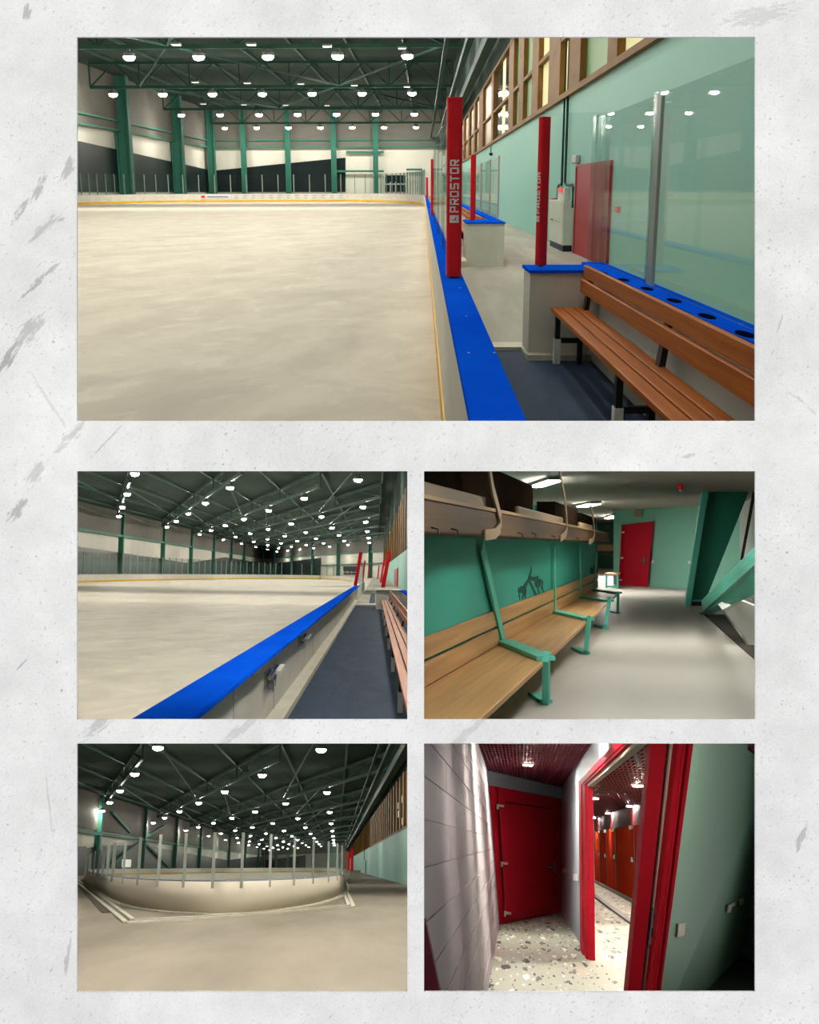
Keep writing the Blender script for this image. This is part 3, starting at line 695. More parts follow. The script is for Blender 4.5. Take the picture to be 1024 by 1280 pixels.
MB().box(gx - .012, gx + .012, yb_ - .12, yb_ + .12, 1.06, 2.50).build('stanchion', M['stanch'], parent=G2)
cu = thing(A, 'floor_curb', V(.7, 11.4, .185), 'white painted curb stepping round the blue rubber floor', 'curb')
MB().box(.345, 1.05, 11.75, 12.15, .185, .22).build('curb_section', M['curb'], parent=cu)
MB().box(1.03, 1.08, 11.05, 12.15, .185, .22).build('curb_section', M['curb'], parent=cu)
MB().box(1.03, 1.67, 11.02, 11.2, .185, .24).build('curb_section', M['curb'], parent=cu)
bench(A, 1.25, 1.575, 1.575, 4.0, 11.1, .185, .70, (10.85, 7.35, 4.5), 'long orange wooden slatted bench on the dark blue floor')

# added unseen floodlights above the opening, to brighten faces towards the viewer
fl0 = lamp_master(A, (0, 0, 0), .52, 'added unseen floodlight above the opening, over the ice', 'added floodlights of the top hall')
for k, (x, z) in enumerate(((-3.0, 4.4), (.6, 3.9), (2.6, 3.9))):
    o = fl0 if k == 0 else dup(A, fl0, (0, 0, 0), ['', 'added unseen floodlight above the opening, over the blue cap', 'added unseen floodlight above the opening, over the bench'][k])
    o.matrix_world = A.Mx @ Matrix.Translation((x, 4.6, z)) @ Matrix.Rotation(.95, 4, 'X') @ Matrix.Scale(.55, 4)
# smaller unseen lamps added in dense rows to even out the near ice
nl = None
for i, y in enumerate((4, 14, 24.5, 35, 45, 55, 65, 76, 88)):
    for k, x in enumerate((2.0, -1.38, -7.5, -13.7, -19.8, -26)):
        if x < -8 and y < 20 or x < -20 and y < 40: continue
        lab = 'added unseen lamp overhead near the viewer, %s from teal wall, row %s, top hall' % (ORD[k], ORD[i])
        nl = dup(A, lamp0, (x, y, HL), lab); nl.matrix_world = nl.matrix_world @ Matrix.Scale(.57, 4)

# ================================================================ lattice halls: plan points of the lamp grid
def lat(room, H, i, j, z):
    w = H[2][0] * i + H[2][1] * j + H[2][2]
    if w <= 0.02: return None
    u = (H[0][0] * i + H[0][1] * j + H[0][2]) / w; v = (H[1][0] * i + H[1][1] * j + H[1][2]) / w
    return room.z(u, v, z)
def fill_lamps(room, ys, slope, where, xr=2.0, zref=13.0, k_=1.0):
    """added unseen lamps under the sloping divider that brighten the near floor"""
    n0 = None
    for k, y in enumerate(ys):
        z = room.h + slope * y; s = (z - .1) / zref * k_; st = z * 1.15
        for q in range(4):
            x = xr * y - st * q
            lab = 'added unseen lamp under the divider, %s in row %s from viewer, %s' % (ORD[q], ORD[k], where)
            if n0 is None:
                n0 = lamp_master(room, (x, y, z), .52, lab, 'added near lamps, ' + where, M['lampFill']); n0.matrix_world = n0.matrix_world @ Matrix.Diagonal((s, s, s * .5, 1))
            else:
                r = dup(room, n0, (x, y, z), lab); r.matrix_world = r.matrix_world @ Matrix.Diagonal((s, s, s * .5, 1))

def hall_roof(room, H, zl, rows, cols, rlamp, where, view, emat=None, zt_off=2.9, w=.34, walls=(), ymax=1e9):
    """lamps at every grid point, lattice girders over each row, purlins along each column"""
    def within(p):
        for a, b in walls:
            c = lambda q: (b.x - a.x) * (q[1] - a.y) - (b.y - a.y) * (q[0] - a.x)
            if c((p[0] * 1.02, p[1] * 1.02)) * c((0, 0)) <= 0: return False
        return True
    n0 = None
    o = lat(room, H, 0, 0, zl); e = lat(room, H, 1, 0, zl) - o; f = lat(room, H, 0, 1, zl) - o     # the grid is regular on the ground
    P = lambda i, j: o + e * i + f * j
    for i in rows:
        for j in cols:
            p = P(i, j)
            u, v = room.px(p)
            if not room.inside(p) or p.y < 5 or not within(p) or u < 20: continue
            lab = 'lit high bay lamp, %s from the window wall in %s lamp row, %s' % (ORD[j], ORD[i - rows[0]], where)
            if n0 is None: n0 = lamp_master(room, p, rlamp, lab, 'high bay lamps, ' + where, emat)
            else: dup(room, n0, p, lab)
    for i in rows:
        nodes = [P(i, j - .35) for j in range(-1, cols[-1] + 3)]
        truss(room, [q for q in nodes if within(q)], zl + .9, zl + zt_off, 'green lattice roof girder over lamp row %s, %s' % (ORD[i - rows[0]], where), 'roof girders, ' + where, room.inside, w=w)
    n = 0
    for j in range(-1, cols[-1] + 2):
        q = [P(i, j - .35) + V(0, 0, zt_off + .15) for i in [rows[0] - 1 + .25 * k for k in range(4 * len(rows) + 8)]]
        q = [a for a in q if room.inside(a) and 5 < a.y and within(a)]
        if len(q) < 2: continue
        tag(MB().bar(q[0], q[-1], w * .8, w).build('purlin', M['truss'], room), 'green purlin under the roof, %s from the window wall, %s' % (ORD[n], where), 'purlin', 'purlins, ' + where); n += 1
    n = 0
    for i in rows[:-1]:
        for j in cols[::2]:
            a, b = P(i, j + .1) + V(0, 0, 1.0), P(i + 1, j + 1.1) + V(0, 0, 1.0)
            if not (room.inside(a) and room.inside(b)) or not within(a) or not within(b) or a.y < 5: continue
            tag(MB().bar(a, b, w * .5, w * .5).build('roof_brace', M['truss'], room), 'slanting green roof brace past lamp %s of row %s, %s' % (ORD[j], ORD[i - rows[0]], where), 'brace', 'roof braces, ' + where)
    P.lamp = n0
    return P

# ================================================================ middle view with the latched boards
B = Room(469, 716.9, 1.83, 124, 710.9); B.mid = (300, 740)
B.keep(0, 558, 1024, 558); B.keep(0, 914, 1024, 914); B.keep(519.3, 600, 519.3, 900)
HB = [[190.46113246791094, 32.729227646973555, 447.72009058474686], [291.1434357878214, 187.24644439938172, 599.2102819005585], [0.40611417673088546, 0.2634121942979114, 1.0]]
ZBAND = 10.5
wl0, wc, wr = B.z(96, 661, ZBAND), B.z(329, 697, ZBAND), B.z(505, 687, ZBAND)
wl0 = wc + (wl0 - wc) * 1.9
RB_ = 16.5
struct(MB().poly([V(-75, 9, 0), V(6, 9, 0), V(6, wc.y + 10, 0), V(-75, wc.y + 10, 0)]).build('floor', M['ice2'], B), 'bare pale ice surface beyond the latched boards', 'floor')
struct(MB().poly([V(-90, 60, RB_), V(-90, wc.y + 60, RB_), V(20, wc.y + 60, RB_), V(20, 60, RB_)]).build('ceiling', M['roof'], B), 'dark green roof deck above the latched boards view', 'ceiling')
def wallp(a, b, zs, off=.0):
    n = V(-(b.y - a.y), b.x - a.x, 0).normalized() * off
    if n.dot(V(0, -1, 0)) < 0 and abs(n.y) > 1e-6: n = -n
    return [V(a.x, a.y, zs[0]) + n, V(b.x, b.y, zs[1]) + n, V(b.x, b.y, zs[2]) + n, V(a.x, a.y, zs[3]) + n]
struct(MB().prism(wallp(wl0, wc, (0, 0, RB_, RB_)), (-.5, 0, 0)).build('wall_left', M['pale'], B), 'pale side wall across the ice, latched boards view', 'wall')
struct(MB().prism(wallp(wc, wr, (0, 0, RB_, RB_)), (0, .5, 0)).build('wall_back', M['pale'], B), 'pale end wall of the hall, latched boards view', 'wall')
def onW(room, a, b, u, v, d=0):
    p = room.wall(u, v, a, b); return p - room.ray(u, v).normalized() * d
wL = lambda u, v, d=1.0: onW(B, wl0, wc, u, v, d)
wR = lambda u, v, d=1.0: onW(B, wc, wr, u, v, d)
struct(MB().prism([wL(-80, 657), wL(96, 683), wL(198, 698), wL(231, 703.5), wL(244, 702.5), wL(281, 696.5), wL(305, 700), wL(327, 705), wL(327, 718), wL(-80, 716)], (.2, 0, 0)).build('window_4', M['glazing'], B), 'dark zigzag night glazing along the far side wall, latched boards view', 'window')
struct(MB().prism([wR(331, 706), wR(394, 698), wR(401, 697), wR(401, 722), wR(331, 719)], (0, -.2, 0)).build('window_5', M['glazing'], B), 'dark wedge of night glazing on the end wall, latched boards view', 'window')
struct(MB().prism([wL(-80, 633), wL(96, 661), wL(328, 697), wL(328, 670), wL(96, 610), wL(-80, 560)], (.3, 0, 0)).build('trim_11', M['greyw'], B), 'grey upper cladding above the zigzag glazing', 'wall band')
struct(MB().prism([wR(330, 697), wR(512, 686.6), wR(512, 650), wR(330, 680)], (0, -.3, 0)).build('trim_12', M['greyw'], B), 'grey upper cladding on the end wall, latched boards view', 'wall band')
for k, (f, a, b) in enumerate(((wL, (-80, 633.5), (328, 697.5)), (wR, (330, 697.5), (512, 687)))):
    struct(MB().bar(f(*a, 3), f(*b, 3), .5, .6).build('trim_%d' % (13 + k), M['steel'], B), ['side wall', 'end wall'][k] + ' green steel rail below grey cladding, latched boards view', 'rail')
struct(MB().bar(wR(402, 707, 3), wR(505, 703, 3), .4, .5).build('trim_15', M['steel'], B), 'green girt across the pale end wall by the red posts', 'girt')
for k, u in enumerate((151, 203, 238, 266, 288, 304)):
    p = wL(u, 700, 3); column(B, p, RB_ - .05, 1.1 + .16 * k, 1.1 + .1 * k, 'green column on the zigzag glazed wall, %s from the open side' % ORD[k], 'green columns, latched boards view')
for k, u in enumerate((329, 344, 365, 391, 423, 463)):
    p = wR(u, 700, 3); column(B, p, RB_ - .05, 1.4, 1.4, 'green column on the pale end wall, %s from the hall corner' % ORD[k], 'green columns, latched boards view')
q0, q1 = wR(429, 718, 2), wR(446, 708, 2)
gd = thing(B, 'door_3', V(q0.x, q0.y, q0.z), 'dark glazed door in the end wall beside the red posts', 'door', kind='structure')
MB().prism([q0, V(q1.x, q1.y, q0.z), q1, V(q0.x, q0.y, q1.z)], (0, -.1, 0)).build('door_glazing', M['glazing'], parent=gd)
for f_ in (.05, .35, .65, .95):
    c = q0.lerp(V(q1.x, q1.y, q0.z), f_) + V(0, -.3, 0); MB().box(c.x - .12, c.x + .12, c.y - .1, c.y, q0.z, q0.z + 1.6).build('door_bar', M['stanch'], parent=gd)
MB().bar(q0 + V(0, -.4, 1.0), V(q1.x, q1.y - .4, q0.z + 1.0), .1, .2).build('door_bar', M['stanch'], parent=gd)
# far boards and glass
pb = [B.z(u, v) for u, v in ((-60, 733.5), (20, 731), (96, 728.6), (150, 726.9), (200, 725.6), (250, 724.7), (300, 724.0), (350, 723.8), (400, 724.2), (425, 725), (438, 727))]
rink_boards(B, pb, 1.1, 'long white boards with yellow kick strip beyond the ice, latched boards view', None, thick=.15)
glass_run(B, resample(pb[1:-1], 46), 1.11, 4.0, 'far row of glass panels over white boards, latched boards view', None, sw=.16)
PB = hall_roof(B, HB, 13.0, list(range(-3, 6)), list(range(0, 7)), .50, 'latched boards view', 'B', emat=M['lampB'], walls=((wl0, wc), (wc, wr)))  # last lamp row added to brighten the dark far corner
# near boards with the blue cap and latches
x0, x1 = B.z(162, 899, 1.1).x, B.z(238, 899, 1.1).x
yE = 66.0
nb = thing(B, 'rink_boards', V(-1.1, 20, 0), 'near white gate boards with bright blue cap and metal latches', 'rink boards')
MB().box(x0 + .02, -1.13, 4.5, yE, 0, 1.06).build('board_face', M['board'], parent=nb)
for a, b in ((4.5, 9.2), (9.2, 26), (26, yE)):
    MB().box(x0, x1, a + .01, b - .01, 1.06, 1.10).build('cap_section', M['blue'], parent=nb, bevel=.01)
MB().box(-1.13, -.95, 6, yE, .0, .27).build('curb', M['curb'], parent=nb)
for y in (9.2, 12.9, 21): MB().box(-1.131, -1.127, y, y + .03, .27, 1.05).build('gate_seam', M['greycap'], parent=nb)
def latch(u, v, big, lab):
    p = B.x(u, v, -1.12); t = thing(B, 'gate_latch', p, lab, 'latch', 'metal latches on the near boards')
    s = .9 if big else .75; d = 5.0
    MB().box(p.x - .005, p.x + .02, p.y - .10 * d * s, p.y + .02 * d * s, p.z - .10 * s, p.z + .10 * s).build('back_plate', M['chrome'], parent=t, bevel=.004)
    MB().bar(p + V(.05, -.06 * d * s, -.14 * s), p + V(.05, -.05 * d * s, .02 * s), .05, .05 * d * .5).build('lever', M['chrome'], parent=t)
    MB().bar(p + V(.05, .01 * d * s, -.08 * s), p + V(.05, .04 * d * s, .06 * s), .04, .04 * d * .5).build('lever', M['chrome'], parent=t)
    MB().tube([p + V(.05, -.09 * d * s, .03 * s), p + V(.05, .09 * d * s, .08 * s)], .028, 8).build('bolt', M['chrome'], parent=t)
    MB().bar(p + V(.09, .02 * d * s, .04 * s), p + V(.11, .10 * d * s, .09 * s), .05, .04).build('handle', M['white'], parent=t)
latch(336, 846, True, 'nearer chrome gate latch on the white boards')
latch(376, 800, False, 'farther chrome gate latch on the white boards')
for u, v in ((315, 844), (371, 864)):
    p = B.x(u, v, -1.125 if u < 350 else -1.0)
    if u < 350: MB().tube([p, p + V(.006, 0, 0)], .012, 6).build('screw', M['black'], parent=nb)
struct(MB().box(-.95, 3.0, 8, 58, -.1, .19).build('floor', M['mat'], B), 'dark blue rubber bench floor beside the latched boards', 'floor')
struct(MB().box(-.95, 3.0, 58, wc.y, -.1, .18).build('floor', M['concrete'], B), 'concrete walkway past the bench end, latched boards view', 'floor')
tag(MB().box(-.95, .30, 57.0, 60, .18, .24).build('floor_curb', M['curb'], B), 'white curb across the end of blue rubber floor', 'curb')
tag(MB().box(-.30, .02, 60.2, 90, .15, .22).build('floor_strip', M['mat'], B), 'narrow dark rubber strip beyond the white curb', 'floor strip')
fr = [7.9 + 5.5 * k for k in range(8)]
bench(B, .285, .62, .66, 5.2, 49, .19, .70, fr, 'long brown slatted bench at the edge of the blue rubber floor')
hw = thing(B, 'bench_half_wall', V(.4, 58, .19), 'white half wall ending the brown bench, under red posts', 'half wall')
MB().box(.06, 1.25, 51.5, 54, .19, 1.06).build('wall_body', M['board'], parent=hw)
MB().box(.04, 1.27, 51.3, 54.2, 1.06, 1.10).build('cap', M['board'], parent=hw)
bw = thing(B, 'bench_back_wall', V(1.2, 45, .19), 'bench back wall with pale blue ledge, latched boards view', 'half wall')
MB().box(1.22, 1.32, 20, 51.3, .19, 1.06).build('wall_body', M['board'], parent=bw)
MB().box(1.14, 1.40, 20, 51.3, 1.06, 1.10).build('ledge', M['blue'], parent=bw)
# right wall
struct(MB().box(3.0, 3.3, 30, wc.y, 0, 4.2).build('wall_right', M['teal'], B), 'teal wall strip behind the brown bench', 'wall')
wb = thing(B, 'window_6', V(3.05, 120, 4.2), 'brown wooden window band above the teal wall strip', 'window', kind='structure')
MB().box(3.0, 3.3, 30, wc.y, 4.2, 10.5).build('panel', M['winbrownd'], parent=wb)
for y in (104, 112, 121, 131, 143, 158, 176, 200, 230, 270, 320): MB().box(2.9, 3.0, y, y + 3, 4.2, 10.5).build('mullion', M['oak'], parent=wb)
struct(MB().box(3.0, 3.3, 30, wc.y, 10.5, RB_).build('wall_right', M['roof'], B), 'dark wall above the brown window band, latched boards view', 'wall')
d_ = thing(B, 'door_4', V(2.95, 150, .18), 'dark crimson door in the teal wall strip', 'door', kind='structure')
MB().box(2.9, 3.0, 148, 172, .18, 2.5).build('door_leaf', M['door'], parent=d_); MB().box(2.86, 3.0, 146, 148, .18, 2.6).build('door_frame', M['door'], parent=d_)
# posts: (base pixel, top pixel, height z of the base, width)
for k, (bu, bv, tu, tv, zb, w, lab, mt) in enumerate(((444.3, 732, 451.4, 690, 1.1, .21, 'red padded post at the end of the blue cap', 'red'),
        (478.8, 734.5, 487, 689, 1.1, .21, 'red padded post on the white half wall, nearest of its row', 'red'), (476, 728.5, 480.5, 699.5, 1.1, .16, 'darker red post just behind the half wall post', 'red'),
        (472.2, 723.8, 474, 707, 1.1, .16, 'small far red post above the walkway', 'red'), (453.6, 727, 456.3, 700.5, 1.1, .12, 'dark post behind the red post at the blue cap end', 'black'), (460, 723, 461.5, 704, 1.1, .16, 'faint far red post behind the dark post', 'red'))):
    p = B.z(bu, bv, zb); t_ = B.y(tu, tv, p.y); h_ = t_.z - zb
    po = post(B, p, h_, w, w * 1.4, lab, lean=((t_.x - p.x) / h_, 0), group='posts of the latched boards view')
    if mt == 'black': po.children[0].data.materials[0] = M['black']
gg = thing(B, 'rink_glass', V(-1.0, 72, 1.1), 'short glass screens between the far red posts', 'glass screen')
for a, b in ((70, 85), (86, 105)): pane(B, [V(-1.05, a, 1.1), V(-1.05, b, 1.1), V(-1.05, b, 2.7), V(-1.05, a, 2.7)], .02, gg)
MB().box(-1.2, -1.0, 66, 110, .18, 1.1).build('board', M['board'], parent=gg)
fill_lamps(B, [68, 82], .098, 'latched boards far rows', xr=.028, k_=.8)
fill_lamps(B, [7, 8.5, 10.3, 12.5, 15, 18, 22, 26.5, 32, 38, 46, 56], .098, 'latched boards view', xr=.028, k_=.72)

# ================================================================ lower view: rink end seen from outside
C = Room(421.3, 1082.1, 1.83, 67, 1082.4); C.mid = (300, 1085)
C.keep(0, 915, 1024, 915); C.keep(519.3, 950, 519.3, 1240)
HC = [[245.3825218601879, 18.902793176724973, 401.4869749622931], [630.2065237843909, 304.72245444456837, 936.6073420121965], [0.5823762718905915, 0.2815184640604383, 1.0]]
BT = 1.275
XR = C.z(508, 1106.5).x
RC = 16.5
wl, wcC = C.z(96, 1044, 7.6), C.z(330, 1072.5, 7.6)
wl = wcC + (wl - wcC) * 1.7
YE_ = wcC.y
wrC = V(XR + .3, C.z(415, 1071, 7.6).y, 0)
struct(MB().poly([V(-90, 12, 0), V(XR, 12, 0), V(XR, YE_ + 20, 0), V(-90, YE_ + 20, 0)]).build('floor', M['concrete4'], C), 'dusty beige concrete floor outside the rink end', 'floor')
struct(MB().poly([V(-120, 60, RC), V(-120, YE_ + 30, RC), V(XR + 2, YE_ + 30, RC), V(XR + 2, 60, RC)]).build('ceiling', M['roof'], C), 'dark roof deck above the rounded rink end', 'ceiling')
struct(MB().prism(wallp(wl, wcC, (0, 0, RC, RC)), (-.5, 0, 0)).build('wall_left', M['pale'], C), 'pale far side wall, rink end view', 'wall')
struct(MB().prism(wallp(wcC, wrC, (0, 0, RC, RC)), (0, .5, 0)).build('wall_back', M['pale'], C), 'pale end wall, rink end view', 'wall')
cL = lambda u, v, d=1.0: onW(C, wl, wcC, u, v, d)
cR = lambda u, v, d=1.0: onW(C, wcC, wrC, u, v, d)
struct(MB().prism([cL(-30, 1049), cL(97, 1060), cL(112, 1060), cL(125, 1056), cL(180, 1057), cL(230, 1066), cL(283, 1075), cL(327, 1070), cL(327, 1092), cL(-30, 1100)], (.2, 0, 0)).build('window_7', M['glazing'], C), 'dark zigzag night glazing behind the rink end glass', 'window')
struct(MB().prism([cR(332, 1075), cR(382, 1069), cR(382, 1090), cR(332, 1090)], (0, -.2, 0)).build('window_8', M['glazing'], C), 'dark glazed wedge on the end wall, rink end view', 'window')
struct(MB().prism([cL(-30, 1026), cL(96, 1034), cL(180, 1047), cL(329, 1069), cL(329, 1050), cL(96, 985), cL(-30, 950)], (.3, 0, 0)).build('trim_16', M['greyw'], C), 'grey upper cladding of the side wall, rink end view', 'wall band')
struct(MB().prism([cR(331, 1069), cR(426, 1066), cR(426, 1040), cR(331, 1055)], (0, -.3, 0)).build('trim_17', M['greyw'], C), 'grey upper cladding of the end wall, rink end view', 'wall band')
struct(MB().bar(cL(-30, 1022, 3), cL(328, 1069, 3), .5, .6).build('trim_18', M['steel'], C), 'green steel rail along the side wall, rink end view', 'rail')
for k, u in enumerate((119.5, 177, 217, 248, 285, 305, 322)):
    p = cL(u, 1075, 3); column(C, p, RC - .05, 1.35 + .12 * k, 1.35, 'green column on the side wall, %s from the dark opening, rink end view' % ORD[k], 'green columns, rink end view')
for k, u in enumerate((345, 360, 391)):
    p = cR(u, 1075, 3); column(C, p, RC - .05, 1.6, 1.6, 'green column on the end wall, %s from the hall corner, rink end view' % ORD[k], 'green columns, rink end view')
for k, (a, b) in enumerate((((174, 1053), (137, 1082)), ((181, 1053), (212, 1085)), ((140, 1015), (162, 1040)), ((206, 1032), (186, 1044)))):
    tag(MB().bar(cL(*a, 5), cL(*b, 5), .6, .6).build('wall_brace', M['steel'], C), ['descending green wall brace toward the dark opening', 'descending green wall brace toward the hall corner', 'upper dark brace above the glazing near dark opening', 'upper dark brace above the glazing near hall corner'][k] + ', rink end', 'brace', 'wall braces, rink end view')
p = cL(158, 1084, 6); q = cL(164, 1074.5, 6); p0 = cL(152, 1084, 6)
tag(MB().prism([p0, V(q.x, q.y, p0.z), q, V(p0.x, p0.y, q.z)], (.1, -.3, 0)).build('lit_sign', mat('lit_panel', srgb(235, 236, 220), .5, emit=.7), C), 'bright white panel seen through the glass beside green braces', 'sign')
tag(MB().prism([cL(80, 1058, 4), cL(107, 1058, 4), cL(107, 1096, 4), cL(80, 1098, 4)], (.2, -.2, 0)).build('dark_opening', M['black'], C), 'black doorway opening at the edge of the side wall', 'doorway')
# rounded rink end
out = [C.z(u, v) for u, v in ((105, 1098.5), (106.3, 1101.5), (113, 1107.5), (122.7, 1114.5), (139, 1124.5), (157.5, 1131.5), (178, 1136.2), (198.5, 1139.2), (219, 1141.2), (239.6, 1142.4), (260, 1143), (281, 1143), (301, 1142.4), (322, 1140.8), (341, 1138.6), (360, 1136.2), (378.7, 1133.2), (392, 1130.6), (403.5, 1127.6), (414, 1124.6), (424, 1120.2), (429, 1116), (431, 1111), (430, 1104), (427, 1096))]
RE = thing(C, 'rink_boards', V(out[12].x, out[12].y, 0), 'large rounded cream rink end boards seen from outside', 'rink boards')
MB().strip(out, 0, BT - .04, .12).build('board_face', M['boardw'], parent=RE, smooth=True)
MB().strip(out, BT - .04, BT, .16).build('cap_rail', M['greycap'], parent=RE)
MB().strip(out, 0, .06, -.35).build('foot_strip', M['curb'], parent=RE)
# stanchions and glass on it
def on_out(u):
    for a, b in zip(out, out[1:]):
        ua, ub = C.px(V(a.x, a.y, BT))[0], C.px(V(b.x, b.y, BT))[0]
        if (ua - u) * (ub - u) <= 0 and ua != ub: return a.lerp(b, (u - ua) / (ub - ua))
us_ = [107, 109.5, 112.5, 117, 122.5, 129, 135, 141, 154.5, 173, 198, 230, 266, 302, 337, 367, 391, 410, 421, 427]
sp = [on_out(u) for u in us_]
GE = thing(C, 'rink_glass', V(sp[10].x, sp[10].y, BT), 'tall glass panels with grey stanchions round the rink end', 'glass screen')
for i, p in enumerate(sp):
    w = .11 if i > 7 else .16
    MB().box(p.x - w / 2, p.x + w / 2, p.y - w / 2, p.y + w / 2, BT - .3, 3.12).build('stanchion', M['stanch'], parent=GE)
    if i + 1 < len(sp):
        q = sp[i + 1]; pane(C, [V(p.x, p.y, BT), V(q.x, q.y, BT), V(q.x, q.y, 3.08), V(p.x, p.y, 3.08)], .015, GE, material=M['glassfar'])
# ice inside and the inner far boards
inn = [C.z(u, v) for u, v in ((108, 1096), (120, 1094.8), (137, 1093.8), (180, 1093.2), (219, 1092.6), (262, 1091.6), (301, 1091), (350, 1090.6), (400, 1090.4), (425, 1091))]
icep = [V(a.x, a.y, .03) for a in out[3:-2]] + [V(a.x, a.y, .03) for a in inn[::-1]]
struct(MB().poly(icep).build('floor', M['ice2'], C), 'pale ice inside the rounded rink end', 'floor')
rink_boards(C, inn, BT, 'white inner boards with yellow kick strip seen through rink end glass', None, thick=.15)
# drain channel frame on the floor
fl = [[(82, 1095), (100, 1106), (157, 1154), (240, 1150), (330, 1142.5), (442, 1134), (434, 1115)], [(88, 1095), (108, 1106.5), (166, 1150.5), (240, 1147.3), (330, 1140.5), (436, 1132.2), (430, 1117)]]
for k, (pl, nm) in enumerate(zip(fl, ('outer', 'inner'))):
    P_ = [C.z(u, v) for u, v in pl]; m = MB()
    t = thing(C, 'floor_curb', P_[2], nm + ' pale concrete curb framing the floor round the rink end', 'curb', 'floor curbs of the rink end')
    for a, b in zip(P_, P_[1:]): MB().bar(a + V(0, 0, .03), b + V(0, 0, .03), .18, .06).build('curb_section', M['curb'], parent=t)
tr = MB().strip([C.z(u, v) for u, v in ((92, 1099), (104, 1106.3), (130, 1128), (146, 1141))], 0.0, .02, -.6).build('drain_channel', mat('drain_dark', srgb(92, 84, 72), .8, c2=srgb(104, 96, 84), scale=(1, .2, 1)), C)
tag(tr, 'dark drain channel along the outer edge of rink end', 'drain')
tr = MB().strip([C.z(u, v) for u, v in ((432, 1113), (435, 1118), (440, 1132))], 0.0, .02, -.3).build('drain_channel', bpy.data.materials['drain_dark'], C)
tag(tr, 'short dark drain channel beside the walkway, rink end', 'drain')
# right wall with windows
struct(MB().box(XR, XR + .4, 40, YE_ + 10, 0, 5.45).build('wall_right', M['teal'], C), 'pale teal wall along the walkway, rink end view', 'wall')
ww = thing(C, 'window_9', V(XR, 110, 5.45), 'long brown wooden window band above pale teal wall', 'window', kind='structure')
MB().box(XR + .1, XR + .4, 60, YE_ + 10, 5.45, 11.2).build('panel', M['winbrownd'], parent=ww)
MB().box(XR - .05, XR + .2, 60, YE_ + 10, 5.40, 5.6).build('sill', M['oak'], parent=ww)
for y in range(84, 240, 7):
    MB().box(XR - .05, XR + .1, y, y + 2.6, 5.5, 11.2).build('mullion', M['oak'], parent=ww)
for (u, v) in ((503, 998), (496, 1008), (498, 1017), (503, 1026)):
    p = C.x(u, v, XR - .02); MB().box(XR + .02, XR + .09, p.y - 2, p.y + 2, p.z - .35, p.z + .35).build('lit_pane', M['winlit'], parent=ww)
struct(MB().box(XR, XR + .4, 60, YE_ + 10, 11.2, RC).build('wall_right', M['roof'], C), 'dark wall above the brown window band, rink end view', 'wall')
for k, (dx, z, w) in enumerate(((.5, 11.4, .8), (1.6, 12.6, .45), (2.6, 13.2, .3))):
    tag(MB().box(XR - dx - w, XR - dx, 75, wrC.y - 6, z, z + w).build('service_duct', M['dgreen'], C), 'dark duct along the roof edge, %s from the window band, rink end' % ORD[k], 'duct', 'ducts, rink end view')
PC = hall_roof(C, HC, 13.0, list(range(-2, 9)), list(range(0, 7)), .52, 'rink end view', 'C', emat=M['lampC'], walls=((wl, wcC), (wcC, wrC)))
# things at the corner by the walkway
b0 = C.z(443, 1101); bx = thing(C, 'bench_half_wall', b0, 'small white box standing beside the rink end corner', 'half wall')
x0_, x1_ = C.z(437, 1101).x, C.z(450.5, 1101).x
MB().box(x0_, x1_, b0.y, b0.y + 9, 0, 1.20).build('wall_body', M['board'], parent=bx); MB().box(x0_ - .05, x1_ + .05, b0.y - .2, b0.y + 9, 1.20, 1.27).build('cap', M['board'], parent=bx)
for k, (u, v, tv, mt) in enumerate(((435.5, 1089, 1065, 'red'), (440, 1088.5, 1061, 'red'))):
    p = C.z(u, v, 1.29); t_ = C.y(u, tv, p.y)
    post(C, p, t_.z - 1.29, .3, .3, ['slim red post', 'darker red post'][k] + ' behind the small white box, rink end', group='red posts, rink end view')
p = C.x(457, 1083, XR - .1)
tag(MB().box(XR - .12, XR, p.y - 2, p.y + 2, 0, 3.0).build('door_5', M['black'], C), 'narrow dark door in the pale teal wall', 'door', kind='structure')
p = C.x(455.5, 1060, XR - .1)
tag(MB().tube([V(XR - .1, p.y, 3.0), V(XR - .1, p.y, 6)], .07, 6).build('conduit', M['dgreen'], C), 'thin dark pipe above the narrow dark door', 'pipe')
fill_lamps(C, [11, 13.2, 16, 19, 23, 27.5, 33, 40, 48, 58, 70], .1125, 'rink end view', xr=.055, k_=1.0)

# ================================================================ middle view: locker room
D = Room(838, 682, 1.29); D.mid = (740, 745)
D.keep(0, 558, 1024, 558); D.keep(0, 914, 1024, 914); D.keep(520.5, 600, 520.5, 900)
M['tealp'] = mat('teal_panel', srgb(52, 150, 132), 0.5, c2=srgb(58, 158, 140), scale=(1, .2, 1))
M['tealframe'] = mat('mint_frame', srgb(92, 188, 168), 0.4, c2=srgb(100, 196, 176), scale=(2, 1, 2))
M['tealwall'] = mat('mint_wall', srgb(140, 196, 176), 0.5, c2=srgb(146, 202, 182), scale=(1, .2, 1))
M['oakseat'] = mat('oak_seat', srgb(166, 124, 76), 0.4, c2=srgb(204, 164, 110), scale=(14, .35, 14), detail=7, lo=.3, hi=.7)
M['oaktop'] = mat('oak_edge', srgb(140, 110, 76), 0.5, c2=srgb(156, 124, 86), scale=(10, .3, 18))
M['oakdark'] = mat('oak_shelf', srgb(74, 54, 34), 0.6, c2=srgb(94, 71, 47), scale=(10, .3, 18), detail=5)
M['beige'] = mat('beige_panel', srgb(146, 126, 102), 0.6, c2=srgb(154, 134, 108), scale=(3, .5, 3))
M['dbrown'] = mat('dark_locker', srgb(34, 27, 20), 0.8, spec=0, c2=srgb(42, 33, 25), scale=(3, .5, 3))
M['dfloor'] = mat('grey_linoleum', srgb(188, 184, 176), 0.42, c2=srgb(196, 192, 184), scale=(.8, .1, 1), spec=.1)
